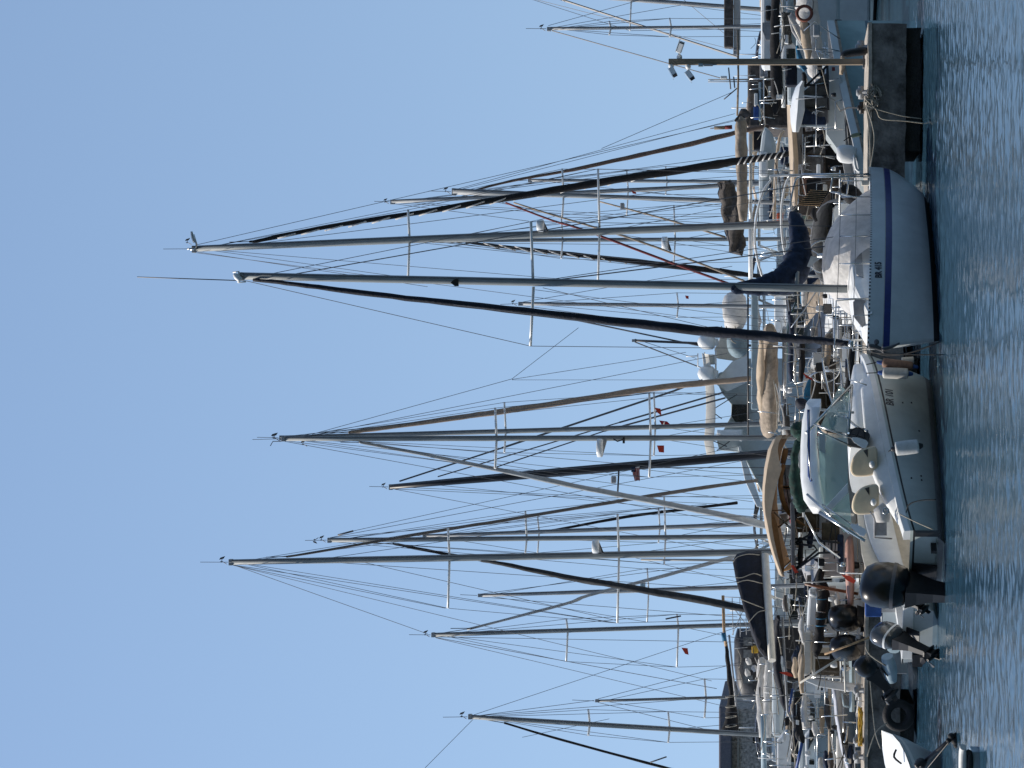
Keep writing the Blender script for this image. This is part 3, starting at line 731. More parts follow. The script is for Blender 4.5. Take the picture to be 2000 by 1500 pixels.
# gunwale cap and white side coaming
def cap2(side, s0, s1, inn, hh, name, mm, n=20, z0=0):
    m = MB(); rows = []
    for i in range(n + 1):
        s = s0 + (s1 - s0) * i / n; b, zs, zb = fn2(s); X = pt2(s, zs)[0]
        rows.append([F2(X, side * b, zs + z0), F2(X, side * (b - .02), zs + z0 + hh * .9), F2(X, side * (b - .06), zs + z0 + hh), F2(X, side * max(0, b - inn), zs + z0 + hh), F2(X, side * max(0, b - inn), zs + z0)])
    m.grid(rows, 0, False); m.add(rows[0], [(0, 1, 2, 3, 4)]); m.add(rows[-1], [(0, 1, 2, 3, 4)]); return m.build(name, mm, B2, bev=.01)
for sd_ in (1, -1):
    cap2(sd_, .0, 1.0, .22, .12, 'gunwale', WHITE)
# raised coaming that climbs from the quarter towards the windscreen
for sd_ in (1, -1):
    m = MB(); rows = []
    for i in range(17):
        s = .06 + .66 * i / 16; b, zs, zb = fn2(s); X = pt2(s, zs)[0]; t = i / 16
        hh = .12 + .42 * math.sin(min(1, t * 1.9) * math.pi / 2) * (1 - .62 * t)
        rows.append([F2(X, sd_ * (b - .05), zs + .11), F2(X, sd_ * (b - .13), zs + hh - .02), F2(X, sd_ * (b - .17), zs + hh), F2(X, sd_ * (b - .26), zs + hh), F2(X, sd_ * (b - .28), zs - .1)])
    m.grid(rows, 0, True); m.build('cockpit_coaming', WHITE, B2)
# inner far side, floor, bulkhead
m = MB(); m.grid([[F2(.15, -.82, .35), F2(.15, -.84, 1.25)], [F2(1.4, -.93, .35), F2(1.4, -.95, 1.42)], [F2(2.9, -.95, .35), F2(2.9, -.95, 1.5)], [F2(3.1, -.3, .35), F2(3.1, -.3, 1.5)], [F2(3.1, .9, .35), F2(3.1, .9, 1.2)]], 0, False)
m.build('cockpit_lining', CREAM, B2, solid=.03)
m = MB(); m.grid([[F2(.1, -.85, .34), F2(.1, .85, .34)], [F2(3.1, -.9, .34), F2(3.1, .9, .34)]]); m.build('cockpit_floor', CREAM, B2, solid=.02)
# fore cabin
m = MB(); rows = []
for i in range(11):
    t = i / 10; X = 2.9 + t * 2.9; s = X / L2; b, zs, zb = fn2(s); w_ = max(.04, b - .2) ; hh = (.52 - .34 * t ** 1.5)
    rows.append([F2(X, q * w_, zs + .1 + k * hh) for q, k in ((-1, -.1), (-.95, .6), (-.82, .92), (-.6, 1), (0, 1.06), (.6, 1), (.82, .92), (.95, .6), (1, -.1))])
m.grid(rows, 0, True); m.add(rows[0], [tuple(range(9))]); fc = m.build('fore_cabin', WHITE, B2)
m = MB(); m.torus(F2(3.9, .72, 1.33), rM, .035, .012, 16, 6); m.build('porthole', STEEL, fc)
# windscreen house: traced outline, built as panes, frames and a white roof
DW = 42.5
def quad(m, pts, t=.02, mi=0): m.prism([P(x, y, d) for x, y, d in pts], V((-.004, -t, 0)), mi)
wn = [[(1600, 838, 42.3), (1656, 846, 42.6), (1662, 770, 43.4), (1640, 752, 43.5)],
      [(1597, 845, 42.2), (1655, 850, 42.6), (1657, 958, 41.7), (1606, 1000, 41.3)],
      [(1612, 985, 41.5), (1658, 962, 41.7), (1664, 1030, 41.3), (1648, 1040, 41.2)]]
for q in wn:
    m = MB(); quad(m, q, .012); m.build('windscreen_pane', GLASS, B2)
for a, b, w_ in (((1574, 846, 42.3), (1664, 752, 43.5), 6), ((1598, 842, 42.25), (1662, 872, 42.5), 5), ((1657, 846, 42.6), (1664, 755, 43.45), 6), ((1600, 1000, 41.25), (1690, 1056, 41.0), 7), ((1576, 965, 41.5), (1660, 1042, 41.1), 5)):
    m = MB(); m.tube([P(*a), P(*b)], w_ / 2 * S(42), 8); m.build('windscreen_frame', STEEL, B2)
m = MB(); m.pp([(1602, 1002), (1612, 1008), (1657, 962), (1655, 944)], 41.35, .05); m.build('windscreen_frame', WHITE, B2, bev=.01)
m = MB(); m.pr(1600, 848, 1612, 990, 42.0, .04); m.build('windscreen_frame', HULLW, B2)
# roof
m = MB(); rows = []
for (y, D_, xt, xb) in ((795, 42.95, 1583, 1604), (830, 42.7, 1575, 1596), (880, 42.4, 1572, 1596), (940, 41.9, 1572, 1602), (985, 41.6, 1578, 1610), (1003, 41.5, 1590, 1612)):
    a, b = P(xt, y, D_ + .35), P(xb, y, D_)
    back = V((.15, .45, 0))
    rows.append([b, b + V((0, -.03, .03)), a + V((0, -.05, -.02)), a + V((0, 0, .02)), a + back * .5 + V((0, 0, .08)), a + back + V((0, 0, .02)), b + back, b])
m.grid(rows, 0, True); m.add(rows[0], [tuple(range(7))]); m.add(rows[-1], [tuple(range(7))]); rf = m.build('hard_top', WHITE, B2)
m = MB(); m.ln([(1579, 800), (1580, 930), (1585, 940)], 6, 41.85); m.build('blue_trim', BLUEP, rf)
m = MB(); m.ln([(1580, 805), (1577, 870), (1584, 938)], 2, 41.7); m.build('grab_rail', STEEL, rf)
# far pillars
for y in (800, 1000):
    m = MB(); m.tube([P(1600, y, 43.2), P(1668, y + 6, 43.2)], .025, 8); m.build('roof_pillar', WHITEM, B2)
# seats (two cream shells with cut-outs), seen over the coaming
def seat(dx, dy, D_):
    t = MB(); q = lambda l: [(x + dx, y + dy) for x, y in l]
    t.pp(smooth_loop(q([(1712, 874), (1696, 874), (1680, 880), (1668, 892), (1662, 908), (1662, 922), (1669, 930), (1686, 931), (1704, 928), (1713, 918), (1714, 896)]), 4), D_, .3); o = t.build('seat', BEIGE, B2, bev=.04)
    c = MB(); c.pp(q([(1686, 880), (1695, 877), (1695, 894)]), D_ - .012, .02); c.build('seat_opening', DBROWN, o, bev=.004)
    c = MB(); c.ell(P(1703 + dx, 907 + dy, D_ - .02), (.07, .07, .055), 12, 8); c.build('arm_pad', WHITE, o)
seat(0, 0, 42.3); seat(3, 74, 41.7)
# helm wheel and console
m = MB(); m.pp([(1652, 838), (1656, 872), (1690, 878), (1700, 850), (1690, 836)], 42.7, .3); m.build('console', DGREY, B2, bev=.02)
m = MB(); m.torus(P(1674, 850, 42.55), (.3, -1, .2), .14, .014, 24, 6); m.ln([(1660, 846), (1690, 856)], 2.5, 42.55); m.ln([(1668, 864), (1680, 838)], 2.5, 42.55); m.build('steering_wheel', BLACKP, B2)
# quarter panel and small fittings
m = MB(); m.torus(P(1730, 998, 40.95), (.2, -1, .1), .05, .018, 16, 6); m.build('cleat', STEEL, B2)
m = MB(); m.pl([(1715, 988, 12), (1722, 1000, 16), (1724, 1020, 13)], 41.2, n=10); m.build('white_bag', WHITEC, B2, rough=.02, rs=6)
m = MB(); m.ln([(1700, 1000), (1708, 1012), (1708, 1050), (1742, 1052)], 3.5, 41.3, 41.6); m.pr(1708, 1016, 1732, 1046, 41.5, .02); m.build('stern_seat', GREYC, B2)
m = MB(); m.pl([(1641, 700, 2), (1650, 790, 2.6), (1656, 816, 2.6), (1672, 832, 2.6), (1694, 842, 2.6)], 44.0, 42.6, 6); m.pl([(1656, 816, 2), (1630, 800, 2), (1612, 735, 2), (1606, 700, 2)], 42.7, 44, 6); m.build('bow_rail', STEEL, B2)
m = MB(); m.ln([(1692, 752), (1660, 742), (1655, 700)], 3, 43.6, 44.2); m.build('bow_rail', STEEL, B2)
# lettering on the hull side
lettering(B2, 'BR 101', (1738, 776), .21, NUM, onto=h2, sx=.95, bold=.004, italic=.25)
for x, y in ((1763, 787), (1780, 787), (1795, 842), (1799, 930), (1800, 938), (1780, 934)):
    m = MB(); m.ell(P(x, y, 40.0), (.02, .02, .02), 8, 5)
    hb = BVHTree.FromPolygons([v.co + V(h2['_o']) for v in h2.data.vertices], [tuple(p.vertices) for p in h2.data.polygons]).ray_cast(P(x, y, 30), P(x, y, 31) - P(x, y, 30))
    if hb[0] is not None:
        m = MB(); m.ell(hb[0], (.024, .02, .018), 8, 5); m.build('hull_fitting', BLACKP, B2)
# transom details
m = MB(); m.add([], [])
m = MB(); m.box(F2(-.06, .62, .2), (.03, .16, .05), -TM); m.build('trim_tab', BLACKP, B2)
m = MB(); m.box(F2(-.03, .9, .32), (.05, .03, .22), -TM); m.build('rubbing_corner', BLACKP, B2)
outboard(B2, F2, -.02, -.05, .60, 1.62, math.radians(9), band=DGREY)
m = MB(); m.tube([F2(-.02, -.5, .75), F2(-.02, -.9, .75), F2(.2, -.93, .75)], .02, 6); m.build('stern_rail', STEEL, B2)
outboard(B2, F2, -.03, -.55, .62, .62, math.radians(38))
fender('white fender with black cap hanging amidships on the white motorboat side', [(1747, 877), (1796, 871)], 14, 40.7, FENDER, BLACKP, (1735, 882))
fender('small pale fender lying at the stem of the white motorboat under the sailboat anchor', [(1760, 705), (1786, 703)], 7, 44.3, FENDER, BLACKP)
def oar(label, a, b, c):
    t = thing('oar', label, 'oar', P(*c)); m = MB(); m.tube([P(*a), P(*b)], .014, 8); m.build('shaft', STEEL, t)
    m = MB(); A, C = P(*b), P(*c); d = C - A; u = d.cross(V((0, 1, 0))).normalized()
    pts = [A + u * .02, A + d * .25 + u * .055, A + d * .8 + u * .08, C + u * .05, C - u * .05, A + d * .8 - u * .08, A + d * .25 - u * .055, A - u * .02]
    m.prism(pts, V((0, -.03, 0))); m.build('blade', WHITE, t, bev=.008)
oar('white bladed oar propped against the motorboat windscreen above the first cream seat', (1588, 828, 42.0), (1664, 856, 41.9), (1694, 870, 41.9))
oar('white bladed oar lying over the motorboat stern next to the big outboard', (1606, 985, 41.3), (1662, 1024, 41.1), (1690, 1043, 41.0))
rope([(1770, 1001), (1776, 985), (1800, 977), (1828, 976)], 2.4, 40.9, 40.6, 'dark stern line of the white motorboat hanging into the water', ROPED)
rope([(1757, 1004), (1790, 1020), (1822, 1034)], 2.6, 40.9, 40.5, 'pale stern line of the white motorboat running down to the water')

# ---------------------------------------------------------------- little boats left of it
# white boat with a grey-black tilted outboard
TS = math.radians(30); O3 = base(43.4, 1236); F3 = frame(O3, TS)
B3 = thing('small_motorboat', 'small white open boat with a dark banded outboard tilted at its stern', 'motorboat', O3)
h3, fn3, pt3 = add_hull(B3, F3, 4.2, 1.55, .62, .9, [('s', 0, 0), ('s', .05, 0), ('s', .3, 0), ('a', .08, 1), ('a', -.3, 1)], [HULLW, LBLUE], tr=.9, sm=.4, up=-.1, dip=.02, rake=.5, shp=(2.4, .5))
for sd_ in (1, -1):
    m = MB(); rows = []
    for i in range(14):
        s = i / 13; b, zs, zb = fn3(s); X = pt3(s, zs)[0]
        rows.append([F3(X, sd_ * (b + .03), zs - .04), F3(X, sd_ * (b + .03), zs + .03), F3(X, sd_ * max(0, b - .14), zs + .03), F3(X, sd_ * max(0, b - .14), zs - .3)])
    m.grid(rows, 0, False); m.build('gunwale', WHITE, B3)
m = MB(); m.grid([[F3(.2, -.6, .3), F3(.2, .6, .3)], [F3(3.4, -.5, .3), F3(3.4, .5, .3)]]); m.build('floor', GREYP, B3, solid=.02)
m = MB(); m.box(F3(.02, 0, .55), (.6, .04, .1), -TS); m.build('transom_pad', WHITE, B3, bev=.01)
m = MB(); m.pr(1690, 1168, 1722, 1205, 43.6, .3); m.build('blue_crate', BLUEP, B3, bev=.02)
ob3 = outboard(B3, F3, -.02, .02, .60, 1.02, math.radians(34), mat('slate_cowling', (.05, .055, .06), .2, coat=.4), band=WHITE)
m = MB(); m.box(F3(.0, -.62, .35), (.14, .05, .1), -TS); m.build('side_bracket', BLACKP, B3)
m = MB(); m.pl([(1690, 1262, 1.5), (1700, 1280, 1.5), (1730, 1300, 1.5)], 43.4, n=6); m.build('painter', ROPE, B3)
# white quarter panel boat between (pale stern with black lettering)
TS4 = math.radians(24); O4 = base(45.2, 1175); F4 = frame(O4, TS4)
B4 = thing('open_boat', 'pale grey open boat squeezed between the big black outboard and the dark banded outboard', 'motorboat', O4)
h4, fn4, pt4 = add_hull(B4, F4, 4.4, 1.6, .95, 1.2, [('s', 0, 0), ('s', .06, 0), ('s', .4, 0), ('a', .1, 1), ('a', -.3, 1)], [HULLW, LBLUE], tr=.92, up=-.1, dip=.0, rake=.5, deckmat=WHITE)
m = MB(); m.box(F4(.05, .15, .82), (.42, .05, .4), -TS4); m.build('stern_panel', GREYP, B4, bev=.03)
m = MB(); m.box(F4(-.05, -.4, .5), (.22, .03, .14), -TS4); sp4 = m.build('stern_plate', WHITE, B4, bev=.01)
# black tilted outboard on an inflatable, leg out of the water
TS5 = math.radians(-64); O5 = base(46.4, 1318); F5 = frame(O5, TS5)
B5 = thing('rubber_dinghy', 'grey inflatable dinghy by the pier with its black outboard tilted up and propeller showing', 'dinghy', base(46.2, 1290))
m = MB(); m.pl([(1745, 1268, 13), (1748, 1240, 15), (1746, 1210, 15), (1742, 1190, 12)], 46.3, 46.9, 12); m.build('tube', LBLUE, B5)
m = MB(); m.pl([(1733, 1282, 12), (1738, 1306, 14), (1742, 1330, 10)], 46.0, 46.2, 12); m.build('tube', LBLUE, B5)
dx5 = MB(); dx5.pr(1738, 1262, 1772, 1316, 46.5, .06); dx5.build('transom', GREYP, B5, bev=.01)
def ob5F(x, y, z):  # swing the motor so the shaft runs down and to the left in the world
    return P(1722, 1296, 46.1) + V((x, y, z))
F5b = lambda x, y, z: P(1718, 1302, 46.05) + V((.96 * x + .28 * y, -.28 * x + .96 * y, z))
outboard(B5, F5b, 0, 0, 0, .78, math.radians(48))
# cowling of the same size on the boat behind
# white dinghy bow at the lower left
TD = math.radians(62); O6 = base(41.6, 1760); F6 = frame(O6, TD)
bow6 = P(1722, 1434, 43.2); O6 = V((bow6.x, bow6.y, 0)) - V((math.sin(TD), math.cos(TD), 0)) * 3.0; F6 = frame(O6, TD)
B6 = thing('white_dinghy', 'small white plastic dinghy with its blunt bow tied to the pier beside the tyre', 'dinghy', O6)
zd = bow6.z
h6, fn6, pt6 = add_hull(B6, F6, 3.0, 1.35, .48, zd, [('s', 0, 0), ('s', .06, 1), ('s', .12, 0), ('s', .3, 0), ('a', .05, 0), ('a', -.2, 0)], [HULLW, WHITE], tr=.9, sm=.55, up=-.1, rake=.35, dip=.03, keel=-.15, shp=(2.2, .5), spow=2.2, bowup=.3, bpow=5)
m = MB(); rows = []
for i in range(15):
    s = i / 14; b, zs, zb = fn6(s); X = pt6(s, zs)[0]
    rows.append([F6(X, b * q, zs + .03 * (1 - q * q) + (.02 if abs(q) > .7 else -.05)) for q in (-1.03, -.85, -.75, -.3, .3, .75, .85, 1.03)])
m.grid(rows, 0, True); m.build('foredeck', WHITE, B6)
B6.rotation_mode = 'QUATERNION'; B6.rotation_quaternion = Matrix.Rotation(.2, 3, V((math.sin(TD), math.cos(TD), 0))).to_quaternion()     # heeled towards the open water
m = MB(); m.pl([(1735, 1470, 2), (1732, 1485, 2.4), (1748, 1497, 2)], 42.4, n=6); m.build('painter', ROPED, B6)
# outboard leg and boathook
m = MB(); m.pl([(1792, 1500, 5), (1800, 1480, 6), (1810, 1470, 6)], 38.6, n=8)
hk = thing('tilted_trolling_motor', 'thin dark trolling motor swung out over the water at the lower corner', 'trolling motor', P(1800, 1490, 38.6))
m = MB(); m.ln([(1790, 1500), (1838, 1460), (1868, 1434)], 9, 38.6, 38.2, n=8); m.build('shaft', BLACKP, hk)
m = MB(); m.ln([(1812, 1500), (1868, 1432), (1874, 1428)], 3, 38.4, 38.1, n=6); m.build('steering_rod', BLACKP, hk)
m = MB(); m.ln([(1866, 1436), (1902, 1382)], 3.6, 38.2, 38.0, n=8); m.build('tip_rod', BLACKP, hk)
m = MB()
for q in ((1858, 1438, 7), (1866, 1448, 8), (1872, 1440, 7), (1852, 1446, 5), (1868, 1456, 6)): m.ell(P(q[0], q[1], 38.2), [q[2] * S(38)] * 3, 10, 7)
m.build('clamp_knobs', RUBBER, hk)
m = MB(); m.pl([(1790, 1497, 6), (1796, 1489, 8), (1803, 1489, 7), (1800, 1499, 7)], 38.5, n=9); m.build('motor_head', BLACKP, hk, rough=.03, rs=8)
# corner of another dinghy at the very edge
O7 = base(33.5, 1540)
B7 = thing('grey_dinghy', 'blunt corner of a grey dinghy with a white tube at the lower picture edge', 'dinghy', O7)
m = MB(); m.pl([(1881, 1459, 6), (1880, 1468, 7.5), (1880, 1500, 8), (1880, 1580, 8)], 33.3, 33.6, 12); m.build('tube', FENDER, B7)
m = MB(); m.pl([(1891, 1470, 5), (1893, 1480, 8), (1893, 1580, 8)], 33.4, 33.6, 12); m.build('inner_tube', BLACKP, B7)
m = MB(); m.pr(1898, 1468, 1927, 1600, 33.5, .5); m.build('transom', LBLUE, B7, bev=.02)
# ---------------------------------------------------------------- boats behind the pier
GS = 'sailing boats moored behind the pier'
def flag(label, pts, D, mm, extra=None, cat='flag'):
    m = MB(); k = len(pts)
    m.pp(pts, D, .006); o = m.build('flag', mm, None, sub=0)
    tag(o, label, cat, 'small flags in the rigging'); return o
def sail(label, D, top, bot, w, L=10, B=3.0, head=0, mm=ALU, hullm=WHITE, stripe=None, spr=(), jib=None, stays=(), boom=None, hoodm=NAVY, bim=None, va=True, zdeck=1.25, seed=1, grp=GS, bow_to=False, gear=True, name='sailboat', ant=True):
    r = random.Random(seed)
    a = math.radians(head)
    xdeck = HOR + (EYE - zdeck) * FPX / D
    k = (xdeck - top[0]) / (bot[0] - top[0]); yb = top[1] + (bot[1] - top[1]) * k
    Mb = base(D, yb); d = V((math.sin(a), math.cos(a), 0))
    O = Mb - d * L * .56; F = frame(O, a)
    boat = thing(name, label, 'sailboat', O, grp)
    lv = [('s', 0, 0), ('s', .14, 1 if stripe else 0), ('s', .24, 0), ('s', .5, 0), ('a', .12, 2), ('a', -.3, 2)]
    h, fn, pt = add_hull(boat, F, L, B, zdeck - .08, zdeck + .25, lv, [hullm, stripe or hullm, r.choice([BOOT, ANTIF, BLUEP])], tr=.72, up=.2, dip=.06, rake=.9, deckmat=WHITE, n=14)
    trunk(boat, F, L * .30, L * .72, B * .30, B * .22, zdeck + .02, .48, .34, WHITE, slope=.6)
    if hoodm: hood(boat, F, L * .27, L * .38, B * .32, zdeck + .3, .75, hoodm)
    if bim: bimini(boat, F, L * .04, L * .24, B * .36, zdeck + 1.95, bim)
    if gear:
        rails(boat, fn, pt, F, L, .1, .85, 6, .62)
        m = MB(); m.torus(F(L * .12, 0, zdeck + .75), d, .38, .018, 22, 6)
        for q in range(3): m.tube([F(L * .12, .37 * math.cos(q * 1.05), zdeck + .75 + .37 * math.sin(q * 1.05)), F(L * .12, -.37 * math.cos(q * 1.05), zdeck + .75 - .37 * math.sin(q * 1.05))], .01, 5)
        m.tube([F(L * .13, 0, zdeck), F(L * .13, 0, zdeck + .9)], [.09, .06], 8); m.build('wheel', STEEL, boat)
    else:
        rails(boat, fn, pt, F, L, .1, .85, 4, .62)
    mast = mastline(boat, D, top, bot, xdeck, w[0], w[1], mm)
    sc = 57 / D
    if va: vane(mast, top[0] - 6, top[1] + (4 if va > 0 else -4), D, .85 * sc + .25, va)
    if ant:
        m = MB(); m.ln([(top[0] - 60 * sc, top[1] + r.uniform(-2, 2)), (top[0] - 4, top[1])], 1.0, D, n=4); m.build('antenna', WIRE, mast)
    for x, y0, y1 in spr:
        ym = top[1] + (bot[1] - top[1]) * (x - top[0]) / (bot[0] - top[0])
        arm(boat, D, (x + 3, ym), (x, y0), 4.2 * sc + .8, WHITEM if mm is not BLACKM else BLACKM, .4); arm(boat, D, (x + 3, ym), (x, y1), 4.2 * sc + .8, WHITEM if mm is not BLACKM else BLACKM, -.4)
        wires(boat, D, [(top[0] + 14, top[1], x, y0), (top[0] + 14, top[1], x, y1)], w=1.2)
    if spr:
        x, y0, y1 = spr[-1]
        wires(boat, D, [(x, y0, xdeck - 20, y0 + (ym - y0) * .1), (x, y1, xdeck - 20, y1 + (ym - y1) * .1), (x + 10, ym, xdeck - 20, (y0 * .75 + ym * .25)), (x + 10, ym, xdeck - 20, (y1 * .75 + ym * .25))], w=1.2)
        for (xa, a0, a1), (xb, b0, b1) in zip(spr, spr[1:]): wires(boat, D, [(xa, a0, xb, b0), (xa, a1, xb, b1)], w=1.2)
    if jib:
        pts, jm, jD = jib
        m = MB(); m.pl(pts, D, D + jD, 8, wob=.3, sub=5); j = m.build('furled_headsail', jm, boat)
        m = MB(); m.ln([(pts[0][0] - 40, pts[0][1] + (pts[0][1] - pts[1][1]) * .2), pts[0][:2]], 1.6, D); m.build('forestay', WIRE, boat)
    wires(boat, D, stays, w=1.3)
    if boom:
        pts, cm_, bD, bw = boom
        m = MB(); m.ln([(pts[0][0] + pts[0][2] + bw * .5, pts[0][1]), (pts[-1][0] + pts[-1][2] + bw * .5, pts[-1][1])], bw, D - .2, D - bD, n=10); bo = m.build('boom', ALUL, boat)
        if cm_:
            m = MB(); m.pl(pts, D - .2, D - bD, 12, flat=.6, wob=.25, sub=5); m.build('sail_cover', cm_, bo, rough=.04, rs=3)
    clutter(boat, D - L * .3, HOR - 45 * 57 / D, yb - 110 * 57 / D, HOR + 110 * 57 / D, yb + 110 * 57 / D, 10 if D < 80 else 7, seed * 7, L * .15)
    return boat, F, mast

# M2: tall ketch-like mast with black and white jib
b, F, mst = sail('sailboat with a tall grey mast and a thick black headsail spirally striped with white', 59, (377, 486), (1540, 437), (12.5, 15), 11, 3.3, 14, ALU,
    spr=[(797, 410, 543), (1168, 330, 551)], stays=[(385, 478, 1435, 236, 1.3, 4), (385, 492, 835, 560, 1.2), (470, 480, 1480, 350, 1.4, 3), (385, 494, 1500, 640, 1.2, -3), (820, 470, 1440, 420), (830, 475, 1460, 540)],
    jib=([(488, 472, 2), (516, 468, 3.6), (650, 441, 4.4), (800, 418, 5), (1000, 385, 6.4), (1200, 351, 7.8), (1350, 329, 8.4), (1430, 317, 7.8), (1500, 306, 6), (1560, 298, 5)], BLACKC, 3.5),
    boom=None, hoodm=GREYC, bim=None, va=0, seed=3)
m = MB(); m.pl([(379, 474, 2), (376, 462, 3), (374, 452, 2)], 58.9, n=6); m.ln([(372, 487), (381, 487), (384, 478), (378, 458)], 4, 58.9); m.ln([(366, 486), (376, 486)], 4, 58.9); m.build('masthead_light', STEEL, mst)
vane(mst, 374, 478, 58.9, .9, 1)
jb = [o for o in b.children if o.name.startswith('furled_headsail')][0]
jl = [(x, 472 - (x - 488) * .1787) for x in range(560, 1440, 46)]
for i, (x, y) in enumerate(jl): 
    g = MB(); rr = 4.3 + 3.8 * min(1, (x - 500) / 850); q = 22 if x < 1380 else 8
    yy = {0: 0}.get(0); y = 468 + (x - 516) * (317 - 468) / (1430 - 516)
    m = MB(); m.tube([P(x - q * .8, y + rr * 1.02, 58.9 + 3.5 * (x - 488) / 1072), P(x, y + 0, 58.82 + 3.5 * (x - 488) / 1072), P(x + q * .8, y - rr * 1.02, 58.9 + 3.5 * (x - 488) / 1072)], 1.5 * S(59), 5); m.build('headsail_stripe', WHITEC, jb)
for x in range(1445, 1540, 12):
    y = 317 + (x - 1430) * (306 - 317) / 70
    m = MB(); m.tube([P(x - 4, y + 7, 61.7), P(x, y, 61.45), P(x + 4, y - 7, 61.7)], 1.5 * S(59), 5); m.build('headsail_stripe', WHITEC, jb)
def radar(parent, x0, y0, x1, y1, D, side=1):
    """dome of a radar bolted to the mast: x along the mast, y across"""
    m = MB(); c = P((x0 * .72 + x1 * .28), (y0 + y1) / 2, D - .1); rr = abs(y1 - y0) / 2 * S(D)
    hh = (x1 - x0) * .30 * S(D)
    m.tube([c + V((0, 0, hh)), c + V((0, 0, hh * .8)), c + V((0, 0, -hh * .7)), c + V((0, 0, -hh))], [rr * .75, rr, rr, rr * .85], 16); o = m.build('radar_dome', WHITE, parent)
    m = MB(); ys = y1 if side > 0 else y0
    m.pp([(x0 + (x1 - x0) * .55, y0 + 3), (x0 + (x1 - x0) * .55, y1 - 3), (x1, ys), (x1 - 4, ys)], D - .05, .1); m.build('radar_bracket', GREYP, o)
radar(mst, 1049, 429, 1072, 453, 58.9, 1)
# hoops of its bimini frame
m = MB()
for pts in ([(1640, 342), (1515, 343), (1506, 352), (1490, 375), (1478, 420), (1474, 465), (1478, 500), (1486, 530), (1496, 542), (1560, 548)], [(1640, 340), (1552, 343), (1541, 348), (1534, 362), (1527, 400), (1526, 440), (1530, 480), (1538, 515), (1546, 535), (1600, 540)]):
    m.pl([(x, y, 2.4) for x, y in pts], 52.5, n=7)
m.build('bimini_frame', WHITEM, b)

A, FA, mA = sail('sailboat with a slim bare grey mast crossing behind the thick striped headsail', 100, (765, 394), (1470, 360), (8, 9), 12, 3.4, -8, ALUL, spr=[(1224, 334, 420)], stays=[(770, 398, 1033, 432), (770, 396, 1450, 440), (775, 395, 1300, 330)], seed=4, hoodm=NAVY, gear=False)
Bb, FB, mB = sail('sailboat with one reddish-brown and one wine-red furled headsail', 72, (885, 374), (1440, 393), (13, 9), 9, 2.8, 16, ALUL, spr=[(1098, 330, 425)],
    jib=([(926, 372, 2), (1000, 353, 2.5), (1120, 331, 3.5), (1250, 303, 4.5), (1370, 276, 5), (1437, 259, 5), (1500, 246, 4)], mat('brown_headsail', (.17, .115, .09), .8, var=.15), 2.5),
    stays=[(890, 370, 1435, 222, 1.2, 2.5), (895, 371, 1434, 234, 1.2, 2.5), (1175, 290, 1430, 180, 1.3), (890, 378, 1090, 420), (900, 376, 1440, 303, 1.3, 2)], hoodm=TAN, seed=5)
m = MB(); m.pl([(988, 396, 2), (1080, 431, 2.2), (1140, 449, 2.6), (1311, 513, 2.8), (1432, 557, 2.6)], 71.5, 69, 6); m.build('spare_headsail', WINE, Bb)
m = MB(); m.pl([(1004, 396, 1.8), (1080, 420, 2), (1230, 465, 2.4), (1384, 521, 2.4), (1470, 556, 2.4)], 71.6, 69.4, 6); m.pl([(1172, 394, 1.6), (1300, 428, 2.2), (1416, 463, 2.4)], 71.7, 70, 6); m.build('spare_headsail', TAN, Bb)
C_, FC, mC = sail('distant sailboat with a short pale mast, highest on the right of the crowded masts', 118, (1034, 352), (1450, 355), (6, 7), 10, 3, 5, ALUL, spr=[(1300, 325, 380)], seed=6, gear=False, va=0)
Dd, FD, mD = sail('sailboat with a slim mast, white radar and a thin black and white headsail', 88, (846, 470), (1480, 467), (7, 8), 11, 3.2, -20, ALU, spr=[(1096, 420, 505), (1316, 401, 514)],
    jib=([(910, 472, 2), (940, 477, 3), (1120, 497, 4.2), (1311, 519, 5.5), (1400, 529, 5.5), (1470, 538, 4.5), (1500, 541, 3)], BLACKC, 3),
    stays=[(850, 472, 1100, 500), (850, 468, 1430, 395), (852, 474, 1460, 480)], seed=8, gear=False, hoodm=GREYC)
jd = [o for o in Dd.children if o.name.startswith('furled_headsail')][0]
m = MB()
for i in range(16):
    x = 960 + i * 31; y = 478 + (x - 940) * .1132; D_ = 88 + 3 * (x - 910) / 590
    m = MB(); m.tube([P(x - 16, y - 6, D_), P(x, y, D_ - .35), P(x + 16, y + 6, D_)], 1.3 * S(88), 5); m.build('headsail_stripe', WHITEC, jd)
radar(mD, 1293, 462, 1312, 490, 87.8, 1)
m = MB(); m.pr(1211, 396, 1219, 409, 70, .25); tag_ = m.build('radar_reflector', GREYP, mB, bev=.03)

# middle group
E2, FE2, mE2 = sail('sailboat with a beige boom cover and a broad silver headsail slanting to the left', 58, (552, 857), (1510, 855), (9, 11.5), 10.5, 3.2, -22, ALU,
    spr=[(967, 797, 915), (1268, 768, 932)], jib=([(705, 864, 2), (715, 866, 3), (830, 888, 3.8), (980, 919, 4.5), (1150, 955, 5.5), (1270, 978, 6), (1420, 1008, 6.5), (1480, 1022, 7.5), (1545, 1036, 6)], mat('silver_headsail', (.40, .42, .43), .7, var=.1), 3),
    boom=None, hoodm=TAN, stays=[(556, 862, 1420, 1020, 1.3, 3), (560, 861, 1470, 980, 1.2, 2), (700, 862, 1500, 930), (700, 864, 1090, 925)], seed=11)
m = MB(); m.ln([(528, 871), (533, 862), (550, 862)], 1.6, 58, n=4); m.build('lightning_spike', WIRE, mE2); vane(mE2, 600, 872, 58, .9, 1)
radar(mE2, 1166, 857, 1186, 893, 57.8, -1)
m = MB(); m.ln([(1198, 857), (1206, 862), (1218, 858)], 3, 57.8); m.pr(1216, 854, 1220, 866, 57.8, .1); m.build('floodlight', BLACKP, mE2)
